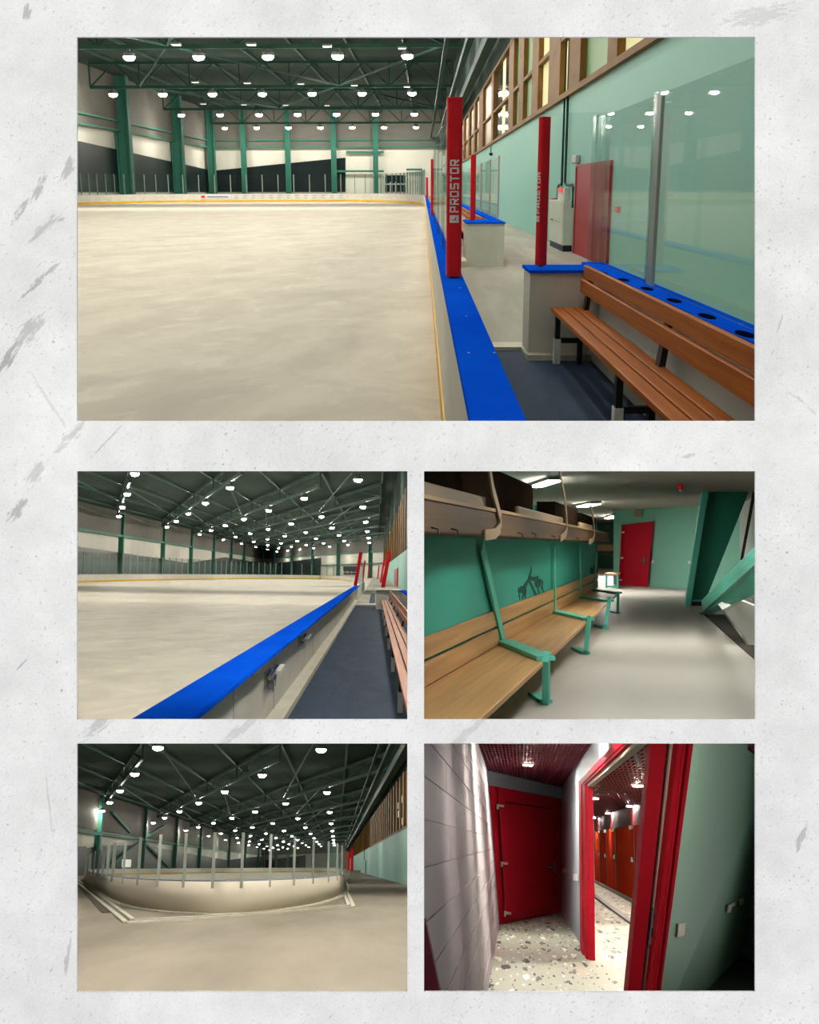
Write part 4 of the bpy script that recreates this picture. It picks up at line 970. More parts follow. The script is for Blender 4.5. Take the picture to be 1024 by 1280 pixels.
M['dceil'] = mat('taupe_ceiling', srgb(176, 168, 160), 0.8, c2=srgb(184, 176, 168), scale=(.8, .1, 1))
M['strip'] = mat('strip_light', srgb(255, 250, 240), 0.5, emit=24.0, ecol=(1, .96, .88, 1))
M['stripfar'] = mat('strip_light_far', srgb(255, 250, 240), 0.5, emit=110.0, ecol=(1, .96, .88, 1))
M['colgreen'] = mat('column_green_shaded', srgb(36, 116, 98), 0.45, c2=srgb(42, 124, 106), scale=(1, .3, 1))  # darker tone of the shaded sides put into the colour
M['palegrey'] = mat('pale_grey_block', srgb(206, 208, 204), 0.6, c2=srgb(214, 216, 212), scale=(1, .3, 1))
M['ddark'] = mat('dark_parts_and_shade', srgb(58, 56, 52), 0.8, c2=srgb(66, 64, 60), scale=(1, .3, 1))  # serves dark parts and the painted floor shade
M['print'] = mat('green_print', srgb(20, 78, 68), 0.6, c2=srgb(26, 84, 74), scale=(4, 1, 4))
XB, XF, ZS = -1.54, -.967, .38
struct(MB().poly([V(-6, 4, 0), V(4, 4, 0), V(4, 70, 0), V(-6, 70, 0)]).build('floor', M['dfloor'], D), 'smooth light grey locker room floor', 'floor')
struct(MB().poly([V(-6, 10, 2.45), V(-6, 70, 2.45), V(4, 70, 2.45), V(4, 10, 2.45)]).build('ceiling', M['dceil'], D), 'taupe ceiling of the locker room', 'ceiling')
struct(MB().box(XB - .12, XB, 3, 24.6, 0, 1.76).build('wall_left', M['tealp'], D), 'deep teal wall panel behind the locker bench', 'wall')
ea, eb = D.z(767, 730.6), D.z(950, 741.5)
struct(MB().prism([ea, eb, V(eb.x, eb.y, 2.45), V(ea.x, ea.y, 2.45)], (0, .3, 0)).build('wall_back', M['tealwall'], D), 'mint end wall with red door in locker room', 'wall')
struct(MB().box(-6, 0, 62, 62.3, 0, 2.45).build('wall_back', M['tealwall'], D), 'distant mint wall of the alcove past locker bench', 'wall')
struct(MB().box(-5, -4.7, 3, 62, 0, 2.45).build('wall_left', M['tealwall'], D), 'mint side wall far behind the locker bench', 'wall')
struct(MB().box(1.9, 2.2, 3, 34, 0, 2.45).build('wall_right', M['palegrey'], D), 'pale grey side wall behind the green steel column', 'wall')
ew = lambda u, v, d=.05: onW(D, ea, eb, u, v, d)
dd = thing(D, 'door_6', ew(790, 732), 'bright red door in the mint locker room wall', 'door', kind='structure')
M['reddoor'] = mat('locker_red_door', srgb(196, 20, 42), 0.4, c2=srgb(204, 24, 46), scale=(2, 1, 2))
MB().prism([ew(773, 731, .1), ew(809.8, 733.6, .1), ew(817, 651.6, .1), ew(777, 656.4, .1)], (0, .08, 0)).build('door_leaf', M['reddoor'], parent=dd)
for a in (((773, 731), (775, 731), (779, 656), (777, 656)), ((808, 733.6), (809.8, 733.6), (817, 651.6), (815, 651.8)), ((777, 658), (816.6, 653.5), (817, 651.6), (777, 656.2))):
    MB().prism([ew(u, v, .2) for u, v in a], (0, .06, 0)).build('door_frame', M['reddoor'], parent=dd)
for u, v in ((779, 665.5), (777.5, 697.5), (776, 725)):
    MB().prism([ew(u - 1.6, v - 1, .25), ew(u + 1.6, v - 1.2, .25), ew(u + 1.6, v + 1, .25), ew(u - 1.6, v + 1, .25)], (0, .05, 0)).build('hinge', M['white'], parent=dd)
MB().prism([ew(804, 697, .3), ew(806, 697, .3), ew(806, 704, .3), ew(804, 704, .3)], (0, .05, 0)).build('handle_plate', M['chrome'], parent=dd)
MB().prism([ew(801.5, 700, .5), ew(806, 700, .5), ew(806, 701.3, .5), ew(801.5, 701.3, .5)], (0, .05, 0)).build('door_handle', M['chrome'], parent=dd)
p = ew(797.5, 641.5, .2); m = MB(); m.tube([p, p + V(0, -.12, 0)], .13, 16)
tag(m.build('wall_lamp', M['beige'], D, smooth=False), 'round beige wall lamp above the red door', 'wall lamp')
for k, (u, v) in enumerate(((816, 702), (847, 704), (862, 703))):
    tag(MB().prism([ew(u - 1.5, v - 2, .1), ew(u + 1.5, v - 2, .1), ew(u + 1.5, v + 2, .1), ew(u - 1.5, v + 2, .1)], (0, .06, 0)).build('wall_socket', M['tealwall'] if k == 1 else M['white'], D),
        ['white wall switch beside the red door frame', 'faint wall socket midway along the mint wall', 'white wall socket close to the green column'][k], 'socket', 'sockets of the mint wall')
p = D.z(850.5, 608.5, 2.40)
si = thing(D, 'siren', p, 'small red alarm siren hanging from the taupe ceiling', 'siren')
MB().tube([p + V(0, 0, .05), p + V(0, 0, -.0), p + V(0, 0, -.06)], [.05, .06, .05], 10).build('body', M['red'], parent=si)
MB().tube([p + V(0, 0, -.06), p + V(0, 0, -.09)], [.03, .02], 8).build('lens', M['white'], parent=si)
# locker bench
LB = thing(D, 'locker_bench', V(-1.3, 12, 0), 'long oak locker bench with mint frames under the shelf', 'bench')
fr = [((633, 803), (678, 823), (683, 877), (601, 681), (667, 867)), ((696, 765), (731, 774), (732.5, 816), (692, 682), (719, 810)), ((727, 746.5), (757, 751), (757, 785), (724.5, 682), (747, 782)), ((748, 737), (773, 741), (772.5, 766), (746, 682), (764, 764))]
ends = []
for (bu, bv), (fu, fv), (gu, gv), (tu, tv), (hu, hv) in fr:
    b_, f_ = D.z(bu, bv, ZS + .02), D.z(fu, fv, ZS + .02)
    b_ = V(XB + .03, b_.y, b_.z); f_ = V(XF + .02, f_.y, f_.z); ends.append((b_, f_))
    g_ = D.z(gu, gv, .02); t_ = D.x(tu, tv, XB + .03); h_ = D.z(hu, hv, .02)
    fm = MB().bar(b_ + V(0, .15, 0), f_, .15, .035).build('seat_bar', M['tealframe'], parent=LB)
    MB().bar(f_ + V(0, 0, .015), g_, .05, .12, (0, 1, 0)).build('front_leg', M['tealframe'], parent=fm)
    MB().bar(g_, h_, .10, .03).build('foot_bar', M['tealframe'], parent=fm)
    MB().bar(b_ + V(.01, .15, 0), t_ + V(.01, 0, 0), .015, .13, (0, 1, 0)).build('upright', M['tealframe'], parent=fm)
prev = (V(XB + .03, 4.4, 0), V(XF + .02, 3.6, 0))
for k, (b_, f_) in enumerate(ends):
    q = [V(XF, prev[1].y, ZS - .04), V(XF, f_.y, ZS - .04), V(XB + .02, b_.y, ZS - .04), V(XB + .02, prev[0].y, ZS - .04)]
    MB().hexa(q + [V(a.x, a.y, ZS) for a in q]).build('seat_board', M['oakseat'], parent=LB, bevel=.006)
    prev = (b_, f_)
MB().box(XB + .004, XB + .03, 3.5, 24.4, ZS + .005, .535).build('back_board', M['oakseat'], parent=LB, bevel=.004)
MB().box(XB + .004, XB + .03, 3.5, 24.4, .56, .70).build('back_board', M['oakseat'], parent=LB, bevel=.004)
# shelf with lockers
SH = thing(D, 'locker_shelf', V(-1.3, 12, 1.35), 'dark oak shelf running above the bench with hooks', 'shelf')
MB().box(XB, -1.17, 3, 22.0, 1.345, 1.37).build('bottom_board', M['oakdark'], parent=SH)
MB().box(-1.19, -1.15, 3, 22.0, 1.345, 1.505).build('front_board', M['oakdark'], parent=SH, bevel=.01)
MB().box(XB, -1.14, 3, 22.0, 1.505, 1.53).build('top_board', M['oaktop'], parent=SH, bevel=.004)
for k, (u0, u1) in enumerate(((520, 607), (650, 706), (728, 743))):
    ya2, yb2 = 1.22 * FPX / (838 - u0), 1.22 * FPX / (838 - u1)
    MB().box(-1.24, -1.20, ya2, yb2, 1.53, 1.605).build('front_flap', M['beige'], parent=SH, bevel=.015)
for k, (u0, u1, z1) in enumerate(((520, 668, 1.87), (696, 724, 1.80), (729, 747, 1.78))):
    ya2, yb2 = 1.34 * FPX / (838 - u0), 1.34 * FPX / (838 - u1)
    tag(MB().box(XB + .004, -1.32, ya2, yb2, 1.53, z1).build('locker_box', M['dbrown'], D), ['largest dark brown locker box on the near shelf', 'middle dark brown locker box on the shelf', 'farthest dark brown locker box on the shelf'][k], 'locker', 'locker boxes on the shelf')
for k, (u, v) in enumerate(((540, 664), (565, 665), (648, 669), (665, 669), (690, 672), (720, 674))):
    p = D.x(u, v, -1.145); MB().tube([p + V(-.01, 0, .02), p + V(.03, 0, .01), p + V(.035, 0, -.015)], .005, 6).build('hook', M['black'], parent=SH)
for k, pl in enumerate((((610, 575), (616, 612), (621, 630), (625.5, 648), (625, 660), (619, 667), (606, 669)), ((700, 590), (706, 622), (708.5, 645), (709, 660), (707, 668), (701, 673)), ((738, 630), (742, 650), (743.5, 668), (741.5, 675), (737, 677)))):
    pts = [D.x(u, v, -1.135) for u, v in pl]; m = MB()
    for a, b in zip(pts, pts[1:]): m.bar(a, b, .012, .07, (0, 1, 0))
    m.build('bracket', M['beige'], parent=SH)
# wall print above the bench
def prints(strokes, name, lab, w):
    m = MB()
    for pl in strokes:
        pts = [D.x(u, v, XB + .004) for u, v in pl]
        for a, b in zip(pts, pts[1:]): m.bar(a, b, .004, w, (0, .98, .2))
    tag(m.build(name, M['print'], D), lab, 'wall print', 'dark figure prints')
prints([((664.5, 709), (664, 714)), ((664, 714), (661, 724), (657, 735), (653, 748)), ((661, 724), (667, 736), (671, 746)), ((661, 722), (668, 724), (673, 722)), ((648, 738), (652, 735), (658, 737), (657, 743)), ((649, 741), (650, 748)), ((656, 742), (657, 748)), ((650, 738), (656, 740)),
        ((669, 729), (675, 726), (679, 728), (677, 735)), ((670, 732), (676, 731)), ((672, 733), (674, 741)), ((678, 733), (680, 743)), ((659, 728), (655, 733))], 'wall_print', 'dark green figure print on the teal panel between two frames', .045)
prints([((743, 706), (742, 711), (740, 717)), ((742, 711), (745, 716)), ((738, 713), (741, 713)), ((745, 710), (747, 714))], 'wall_print', 'small distant dark green print near the bench end', .12)
# ceiling strip lights
sl = None
def strip_light(p, sx, sy, lab, ang=0, far=False):
    global sl
    if sl is None:
        sl = thing(D, 'strip_light', p, lab, 'strip light', 'ceiling strip lights of the locker room')
        MB().box(p.x - .5, p.x + .5, p.y - .5, p.y + .5, p.z, p.z + .05).build('housing', M['housing'], parent=sl)
        MB().box(p.x - .46, p.x + .46, p.y - .48, p.y + .48, p.z - .02, p.z).build('diffuser', M['strip'], parent=sl)
        o = sl
    else: o = dup(D, sl, p, lab)
    for ch in o.children:
        if ch.name.startswith('diffuser'): ch.material_slots[0].link = 'OBJECT'; ch.material_slots[0].material = M['stripfar'] if far else M['strip']
    o.matrix_world = D.Mx @ Matrix.Translation(Vector(p)) @ Matrix.Rotation(ang, 4, 'Z') @ Matrix.Diagonal((sx, sy, 1, 1))
for k, (u0, v0, u1, v1) in enumerate(((669, 608, 694, 600), (727, 633, 745, 629.5), (760, 648, 771, 644.5))):
    a, b = D.z(u0, v0, 2.385), D.z(u1, v1, 2.385); c = (a + b) / 2; d_ = b - a
    strip_light(c, d_.length, [.22, .3, .3][k], ['long bright ceiling strip light above the dark lockers', 'middle bright ceiling strip light beyond shelf brackets', 'far ceiling strip light beside the red door'][k], math.atan2(d_.y, d_.x), True)
for k, (x, y) in enumerate(((-.3, 5.2), (-.2, 8.0), (-.1, 11.5), (.2, 15.2), (-.9, 15.2), (1.2, 15.6))):
    strip_light(V(x, y, min(2.38, 1.29 + .0785 * y)), [.3, .36, .4, .3, .3, .3][k], 1.2 + .1 * k, 'added unseen strip light nearer the viewer, %s over the open floor' % ORD[k])  # unseen strip lights added to light the near and middle floor
# steel column, brace and block at the side
SC = thing(D, 'steel_column', D.z(868, 757), 'large dark green steel column beside the mint wall', 'column')
yc = D.z(868, 757).y
cy = lambda u, v, d=0.0: D.y(u, v, yc + d)
MB().prism([cy(864, 756), cy(880, 756), cy(958, 560), cy(895, 560)], (0, .5, 0)).build('web', M['colgreen'], parent=SC)
MB().prism([cy(857, 757.5, -.4), cy(863.5, 757.5, -.4), cy(894, 560, -.4), cy(886, 560, -.4)], (0, 1.2, 0)).build('flange', M['tealframe'], parent=SC)  # lit flange: its brightness is put into the paler colour
MB().prism([cy(866, 750, -.1), cy(878, 750, -.1), cy(877, 752, -.1), cy(865.5, 752, -.1)], (0, .1, 0)).build('stiffener', M['tealframe'], parent=SC)
MB().prism([cy(866, 752, -.06), cy(878, 752, -.06), cy(879, 757.5, -.06), cy(865, 757.5, -.06)], (0, .05, 0)).build('base_plate', M['ddark'], parent=SC)  # dark recess at the column foot drawn as a dark plate
MB().prism([cy(926, 700, -.1), cy(929, 700, -.1), cy(950, 590, -.1), cy(946, 590, -.1)], (0, .2, 0)).build('edge_bar', M['ddark'], parent=SC)
BR = thing(D, 'steel_brace', D.z(882, 768), 'slanting mint steel brace rising from the floor by column', 'brace')
y0, y1 = D.z(882, 768).y, 8.5
top = [D.y(877, 752.5, y0), D.y(878.5, 764.5, y0), D.y(990, 664, y1), D.y(990, 641, y1)]
sid = [D.y(878.5, 764.5, y0), D.y(886, 769.5, y0 - .3), D.y(990, 722, y1 + .1), D.y(990, 664, y1)]
MB().prism(top, (0, .1, .02)).build('top_flange', M['tealframe'], parent=BR)  # light top and shaded side of the brace painted in two tones
MB().prism(sid, (.02, .2, 0)).build('side_web', M['colgreen'], parent=BR)
MB().prism([D.y(874, 766, y0), D.y(894, 768, y0), D.y(894, 771, y0 - .3), D.y(878, 770, y0 - .3)], (0, .3, 0)).build('foot_plate', M['colgreen'], parent=BR)
yk = D.z(937, 805.5).y
GB = thing(D, 'concrete_block', D.z(937, 805.5), 'pale grey tilted concrete block under the slanting brace', 'block')
MB().prism([D.y(906, 763.5, yk), D.y(937, 805.5, yk), D.y(960, 806, yk), D.y(960, 764, yk), D.y(928, 751.5, yk)], (0, 1.2, 0)).build('front_face', M['palegrey'], parent=GB)
MB().prism([D.y(905, 763, yk - .1), D.y(928, 751, yk - .1), D.y(927, 749, yk - .1), D.y(903, 762, yk - .1)], (0, 1.4, 0)).build('edge_strip', M['white'], parent=GB)
pl = [D.z(u, v, .012) for u, v in ((880, 768), (960, 838), (960, 806), (934, 806), (906, 768))]
tag(MB().prism(pl, (0, 0, -.01)).build('floor_shade', M['ddark'], D), 'painted shade patch on the floor before the grey block', 'mat')  # shade on the floor, put in as a thin dark plate
# alcove furniture seen past the bench end
AB = thing(D, 'locker_bench', D.z(764, 734), 'short distant bench with mint legs in the alcove', 'bench', 'alcove furniture')
a = D.z(758, 735); y_ = a.y; c0, c1 = D.y(757, 717, y_), D.y(773, 717, y_)
MB().hexa([V(c0.x, y_, c0.z - .05), V(c1.x, y_, c0.z - .05), V(c1.x, y_ + 1.5, c0.z - .05), V(c0.x, y_ + 1.5, c0.z - .05), V(c0.x, y_, c0.z), V(c1.x, y_, c0.z), V(c1.x, y_ + 1.5, c0.z), V(c0.x, y_ + 1.5, c0.z)]).build('seat_board', M['oakseat'], parent=AB)
for x in (c0.x, c1.x - .05):
    MB().box(x, x + .05, y_, y_ + .3, 0, c0.z - .05).build('leg', M['tealframe'], parent=AB)
MB().box(c0.x, c1.x, y_, y_ + .3, .02, .07).build('foot_bar', M['tealframe'], parent=AB)
yq = 55
q0, q1 = D.y(740, 691, yq), D.y(769, 681, yq)
AS = thing(D, 'locker_shelf', V(q0.x, yq, q0.z), 'distant brown shelf on the alcove wall', 'shelf', 'alcove furniture')
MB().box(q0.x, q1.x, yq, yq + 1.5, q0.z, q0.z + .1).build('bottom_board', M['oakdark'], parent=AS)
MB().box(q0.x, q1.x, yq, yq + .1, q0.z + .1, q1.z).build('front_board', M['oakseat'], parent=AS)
q0, q1 = D.y(740, 722, yq), D.y(770, 712, yq)
AC = thing(D, 'locker_bench', V(q0.x, yq, 0), 'farthest oak bench along the alcove wall', 'bench', 'alcove furniture')
MB().box(q0.x, q1.x, yq, yq + 1.5, q0.z + .1, q1.z).build('seat_board', M['oakseat'], parent=AC)
MB().box(q0.x, q1.x, yq + .4, yq + 1.4, 0, q0.z + .1).build('base', M['ddark'], parent=AC)

# ================================================================ lower view: corridor with the red door
E = Room(652, 1054, 1.2, 1064, 1068); E.mid = (740, 1085)
E.keep(0, 915, 1024, 915); E.keep(520.5, 950, 520.5, 1240)
def terrazzo():
    m = bpy.data.materials.new('terrazzo'); m.use_nodes = True
    nt = m.node_tree; N = nt.nodes.new; Lk = nt.links.new; b = nt.nodes['Principled BSDF']; b.inputs['Roughness'].default_value = .5; b.inputs['Specular IOR Level'].default_value = .1
    tc = N('ShaderNodeTexCoord'); col = None
    base = N('ShaderNodeRGB'); base.outputs[0].default_value = srgb(168, 170, 152); col = base.outputs[0]
    for sc, thr in (((8.5, 1.3, 1), .34), ((17, 2.6, 1), .24)):
        mp = N('ShaderNodeMapping'); mp.inputs['Scale'].default_value = sc; mp.inputs['Location'].default_value = (sc[0] * .37, 0.3, 0)
        Lk(tc.outputs['Object'], mp.inputs[0])
        nz = N('ShaderNodeTexNoise'); nz.inputs['Scale'].default_value = 2.2; Lk(mp.outputs[0], nz.inputs['Vector'])
        ad = N('ShaderNodeMixRGB'); ad.blend_type = 'LINEAR_LIGHT'; ad.inputs[0].default_value = .35; Lk(mp.outputs[0], ad.inputs[1]); Lk(nz.outputs['Color'], ad.inputs[2])
        vo = N('ShaderNodeTexVoronoi'); vo.voronoi_dimensions = '2D'; vo.inputs['Scale'].default_value = 1.0; Lk(ad.outputs[0], vo.inputs['Vector'])
        sep = N('ShaderNodeSeparateColor'); Lk(vo.outputs['Color'], sep.inputs[0])
        lim = N('ShaderNodeMath'); lim.operation = 'MULTIPLY'; lim.inputs[1].default_value = thr; Lk(sep.outputs[1], lim.inputs[0])
        lt = N('ShaderNodeMath'); lt.operation = 'LESS_THAN'; Lk(vo.outputs['Distance'], lt.inputs[0]); Lk(lim.outputs[0], lt.inputs[1])
        cr = N('ShaderNodeValToRGB'); cr.color_ramp.interpolation = 'CONSTANT'
        els = cr.color_ramp.elements; els[0].position = 0; els[0].color = srgb(40, 40, 38)
        els[1].position = .42; els[1].color = srgb(226, 220, 204)
        for ps, c in ((.62, srgb(188, 170, 146)), (.74, srgb(96, 92, 84)), (.88, srgb(232, 228, 216))):
            e = els.new(ps); e.color = c
        Lk(sep.outputs[0], cr.inputs[0])
        mx = N('ShaderNodeMixRGB'); Lk(lt.outputs[0], mx.inputs[0]); Lk(col, mx.inputs[1]); Lk(cr.outputs[0], mx.inputs[2]); col = mx.outputs[0]
    Lk(col, b.inputs['Base Color']); return m
M['terrazzo'] = terrazzo()
M['block'] = mat('pink_white_block', srgb(196, 186, 188), 0.6, c2=srgb(206, 196, 198), scale=(4, .6, 4))
M['mortar'] = mat('block_joint', srgb(214, 208, 208), 0.7, c2=srgb(206, 200, 200), scale=(4, 1, 4))
M['ewall'] = mat('blue_grey_wall', srgb(176, 190, 196), 0.5, c2=srgb(184, 198, 204), scale=(2, .3, 2))
M['ered'] = mat('corridor_red', srgb(190, 14, 36), 0.55, spec=.15, c2=srgb(204, 20, 42), scale=(3, .5, 3))
M['orange'] = mat('orange_red_panel', srgb(230, 70, 38), 0.6, spec=0, c2=srgb(236, 78, 46), scale=(3, .5, 3))
M['maroon'] = mat('maroon_grid', srgb(112, 44, 56), 0.5, c2=srgb(122, 50, 62), scale=(3, .5, 3))
M['maroond'] = mat('maroon_void', srgb(44, 14, 20), 0.8, c2=srgb(50, 16, 22), scale=(3, .5, 3))
M['redceil'] = mat('red_ceiling', srgb(96, 6, 16), 0.4, c2=srgb(106, 8, 20), scale=(1, .3, 1))
M['redwall'] = mat('dark_red_wall', srgb(70, 4, 12), 0.6, c2=srgb(78, 6, 14), scale=(1, .3, 1))
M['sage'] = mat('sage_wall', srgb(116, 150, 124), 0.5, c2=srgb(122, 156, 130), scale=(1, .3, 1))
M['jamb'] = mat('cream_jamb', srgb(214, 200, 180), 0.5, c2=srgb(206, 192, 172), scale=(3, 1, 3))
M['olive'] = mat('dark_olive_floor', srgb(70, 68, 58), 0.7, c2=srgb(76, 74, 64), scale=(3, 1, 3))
M['spot'] = mat('spot_lens', srgb(255, 240, 226), 0.5, emit=1700.0, ecol=(1, .93, .86, 1))
M['spotin'] = mat('shower_spot_lens', srgb(255, 220, 200), 0.5, emit=2200.0, ecol=(1, .86, .74, 1))
CZ = 2.24; XRt = .745
ed0, ed1 = E.z(624.4, 1155.8), E.z(702, 1140.4)
leanx = lambda y, z: -.276 - .0066 * (y - 10.2) - .085 * z
struct(MB().poly([V(-.9, 4, 0), V(2.7, 4, 0), V(2.7, 44, 0), V(-.9, 44, 0)]).build('floor', M['terrazzo'], E), 'speckled terrazzo floor running from corridor into shower room', 'floor')
# block wall
wl_ = MB().hexa([V(leanx(3, 0) - .3, 3, 0), V(leanx(3, 0) - .006, 3, 0), V(leanx(20, 0) - .006, 20, 0), V(leanx(20, 0) - .3, 20, 0), V(leanx(3, 2.3) - .3, 3, 2.3), V(leanx(3, 2.3) - .006, 3, 2.3), V(leanx(20, 2.3) - .006, 20, 2.3), V(leanx(20, 2.3) - .3, 20, 2.3)]).build('wall_left', M['mortar'], E)
struct(wl_, 'pinkish white block wall along the corridor', 'wall')
zj = [0.0, .16, .32, .475, .63, .785, .94, 1.112, 1.268, 1.425, 1.579, 1.735, 1.89, 2.05, 2.25]
g_ = .004
for r in range(len(zj) - 1):
    off = 0 if r % 2 else 1.35
    y = 3.0 + off * .5
    while y < 18.3:
        ya2, yb2 = y + .02, min(y + 2.7, 18.4) - .02; z0, z1 = zj[r] + g_, zj[r + 1] - g_
        f = lambda yy, zz, d: V(leanx(yy, zz) - d, yy, zz)
        pr = random.uniform(0, .0015)
        q = [f(ya2, z0, -pr), f(yb2, z0, -pr), f(yb2, z0, .006), f(ya2, z0, .006), f(ya2, z1, -pr), f(yb2, z1, -pr), f(yb2, z1, .006), f(ya2, z1, .006)]
        px_ = [E.px(a) for a in q]
        if E.inside(q[0]) or E.inside(q[5]):
            if max(a[1] for a in px_) > 925 and max(a[0] for a in px_) > 525 and min(a[1] for a in px_) < 1245: MB().hexa(q).build('block', M['block'], parent=wl_)
        y += 2.7
# end wall with the red door
e_0, e_1 = ed0 - (ed1 - ed0) * .4, ed1 + (ed1 - ed0) * .15
struct(MB().prism([e_0, e_1, V(e_1.x, e_1.y, CZ + .1), V(e_0.x, e_0.y, CZ + .1)], (0, .3, 0)).build('wall_back', M['ewall'], E), 'blue grey end wall above the corridor door', 'wall')
eW = lambda u, v, d=.1: onW(E, ed0, ed1, u, v, d)
dr = thing(E, 'door_7', eW(663, 1148), 'large crimson corridor door with three white hinges', 'door', kind='structure')
quad = lambda pts, d, name, mt, par=dr, th=.08: MB().prism([eW(u, v, d) for u, v in pts], (0, th, 0)).build(name, M[mt], parent=par)
quad(((624.4, 1155.5), (702, 1140.2), (702.3, 998.8), (612, 981.4)), .15, 'door_frame', 'ered')
quad(((633, 1151.5), (697, 1139.5), (697, 1003.5), (622.5, 990)), .32, 'door_leaf', 'ered')
quad(((632, 1003.5), (689, 1011.5), (689, 1010.3), (632, 1002)), .42, 'groove', 'maroond', th=.02)
quad(((644, 1144), (691, 1135.5), (691, 1134.5), (644, 1143)), .42, 'groove', 'maroon', th=.02)
quad(((631.5, 1140), (632.3, 1140), (624.5, 1000), (623.7, 1000)), .42, 'groove', 'maroon', th=.02)
quad(((693.2, 1136), (693.8, 1136), (693.8, 1012), (693.2, 1012)), .42, 'groove', 'maroon', th=.02)
for (u, v) in ((624, 1008), (629, 1080), (633, 1142.5)):
    hg = quad(((u - 3, v + 3.5), (u - .4, v + 3.5), (u - .4, v - 3), (u - 3, v - 3)), .5, 'hinge', 'jamb')
    quad(((u - .4, v + .6), (u + 6, v + 1), (u + 6, v - 1.8), (u - .4, v - 2.6)), .55, 'hinge_arm', 'jamb', par=hg)
quad(((691.3, 1091), (693.8, 1091), (693.8, 1077), (691.3, 1077)), .5, 'handle_plate', 'chrome')
quad(((686.5, 1085), (693, 1085.3), (693, 1083.6), (686.5, 1083)), .7, 'door_handle', 'chrome')
# right wall with the doorway into the shower room
yj0, yj1 = 13.3, 7.0
T_ = .06; ZH = 1.87
struct(MB().box(XRt, XRt + T_, yj0, 22.8, 0, CZ + .1).build('wall_right', M['ewall'], E), 'blue grey wall piece between crimson door and doorway', 'wall')
struct(MB().box(XRt, XRt + T_, 5.5, yj0, ZH + .08, CZ + .1).build('wall_right', M['ewall'], E), 'blue grey wall above the shower doorway', 'wall')
dw = thing(E, 'trim_20', V(XRt, 9, 0), 'crimson casing around the open shower doorway', 'door casing', kind='structure')
MB().box(XRt - .03, XRt, yj0, 14.7, 0, ZH + .09).build('casing_upright', M['ered'], parent=dw)
MB().box(XRt - .045, XRt - .03, yj0 + .5, 14.2, 0, ZH + .05).build('casing_bead', M['ered'], parent=dw)
MB().box(XRt, XRt + T_, yj0 - .1, yj0, 0, ZH).build('casing_reveal', M['ered'], parent=dw)
MB().box(XRt - .03, XRt, 5.0, 14.7, ZH, ZH + .10).build('casing_head', M['ered'], parent=dw)
MB().box(XRt - .045, XRt - .03, 5.0, 14.2, ZH + .02, ZH + .06).build('casing_bead', M['ered'], parent=dw)
MB().box(XRt, XRt + T_, 5.0, yj0, ZH - .03, ZH).build('casing_reveal', M['jamb'], parent=dw)
# near jamb
def jx(ut, ub, v): return ut + (ub - ut) * (v - 930) / 310.0
def jstrip(a, b, y, th, name, mt, v0=880, v1=1262):
    return MB().prism([E.y(jx(*a, v1), v1, y), E.y(jx(*b, v1), v1, y), E.y(jx(*b, v0), v0, y), E.y(jx(*a, v0), v0, y)], (0, th, 0)).build(name, M[mt], parent=nj)
nj = thing(E, 'trim_21', E.y(806, 1262, 6.6), 'near doorway jamb with crimson casings and cream lock strip', 'door jamb', kind='structure')
jstrip((814, 785), (834, 801.5), 6.75, .25, 'inner_casing', 'ered')
jstrip((834, 801.2), (836, 803.2), 6.85, .1, 'gap_shadow', 'maroond')
jstrip((835.5, 802.6), (848, 812.5), 6.80, .2, 'lock_strip', 'jamb')
jstrip((848, 812.4), (867, 826.3), 6.55, .25, 'outer_casing', 'ered')
jstrip((855, 818), (858, 820.5), 6.52, .05, 'casing_bead', 'ered')
pq = lambda pts, y, th, name, mt: MB().prism([E.y(u, v, y) for u, v in pts], (0, th, 0)).build(name, M[mt], parent=nj)
pq(((810.5, 1181), (817.5, 1180), (822.5, 1134), (816, 1135)), 6.74, .04, 'strike_plate', 'chrome')
pq(((814, 1172), (817, 1172), (818.5, 1160), (815.5, 1160)), 6.72, .02, 'strike_slot', 'black')
pq(((817, 1152), (819.6, 1152), (820.6, 1142), (818, 1142)), 6.72, .02, 'strike_slot', 'black')
# sage wall beside the jamb and the dark floor beyond
G2_ = E.z(926.7, 1192.7); Ga_ = E.z(883.6, 1239); G0 = Ga_ + (Ga_ - G2_) * ((Ga_.y - 7.7) / (G2_.y - Ga_.y))
gt0, gt2 = E.y(862, 880, 7.7), E.y(992, 880, G2_.y)
m = MB(); m.hexa([G0, V(G2_.x, G2_.y, 0), V(G2_.x + .0, G2_.y + .3, 0), G0 + V(0, .3, 0), gt0, gt2, gt2 + V(0, .3, 0), gt0 + V(0, .3, 0)])
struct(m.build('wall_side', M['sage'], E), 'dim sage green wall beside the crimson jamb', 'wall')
k0, k1 = E.z(926.7, 1192.7), E.z(990, 1232)
kt1 = E.y(1060, 880, k1.y)
struct(MB().hexa([k0, k1, k1 + V(0, .3, 0), k0 + V(0, .3, 0), gt2, kt1, kt1 + V(0, .3, 0), gt2 + V(0, .3, 0)]).build('wall_side', M['ewall'], E), 'short grey wall past the sage wall corner', 'wall')
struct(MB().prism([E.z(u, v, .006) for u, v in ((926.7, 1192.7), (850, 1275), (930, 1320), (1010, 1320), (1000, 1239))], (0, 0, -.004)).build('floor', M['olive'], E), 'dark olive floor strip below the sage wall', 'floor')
gn1, gn2 = (G2_ - G0).cross(gt0 - G0), (G2_ - G0).cross(gt2 - G0)
def gW(u, v, d=.05):
    r = E.ray(u, v); gn = gn1 if u < 890 else gn2; return E.o + r * ((G0 - E.o).dot(gn) / r.dot(gn)) - r.normalized() * (d + .12)
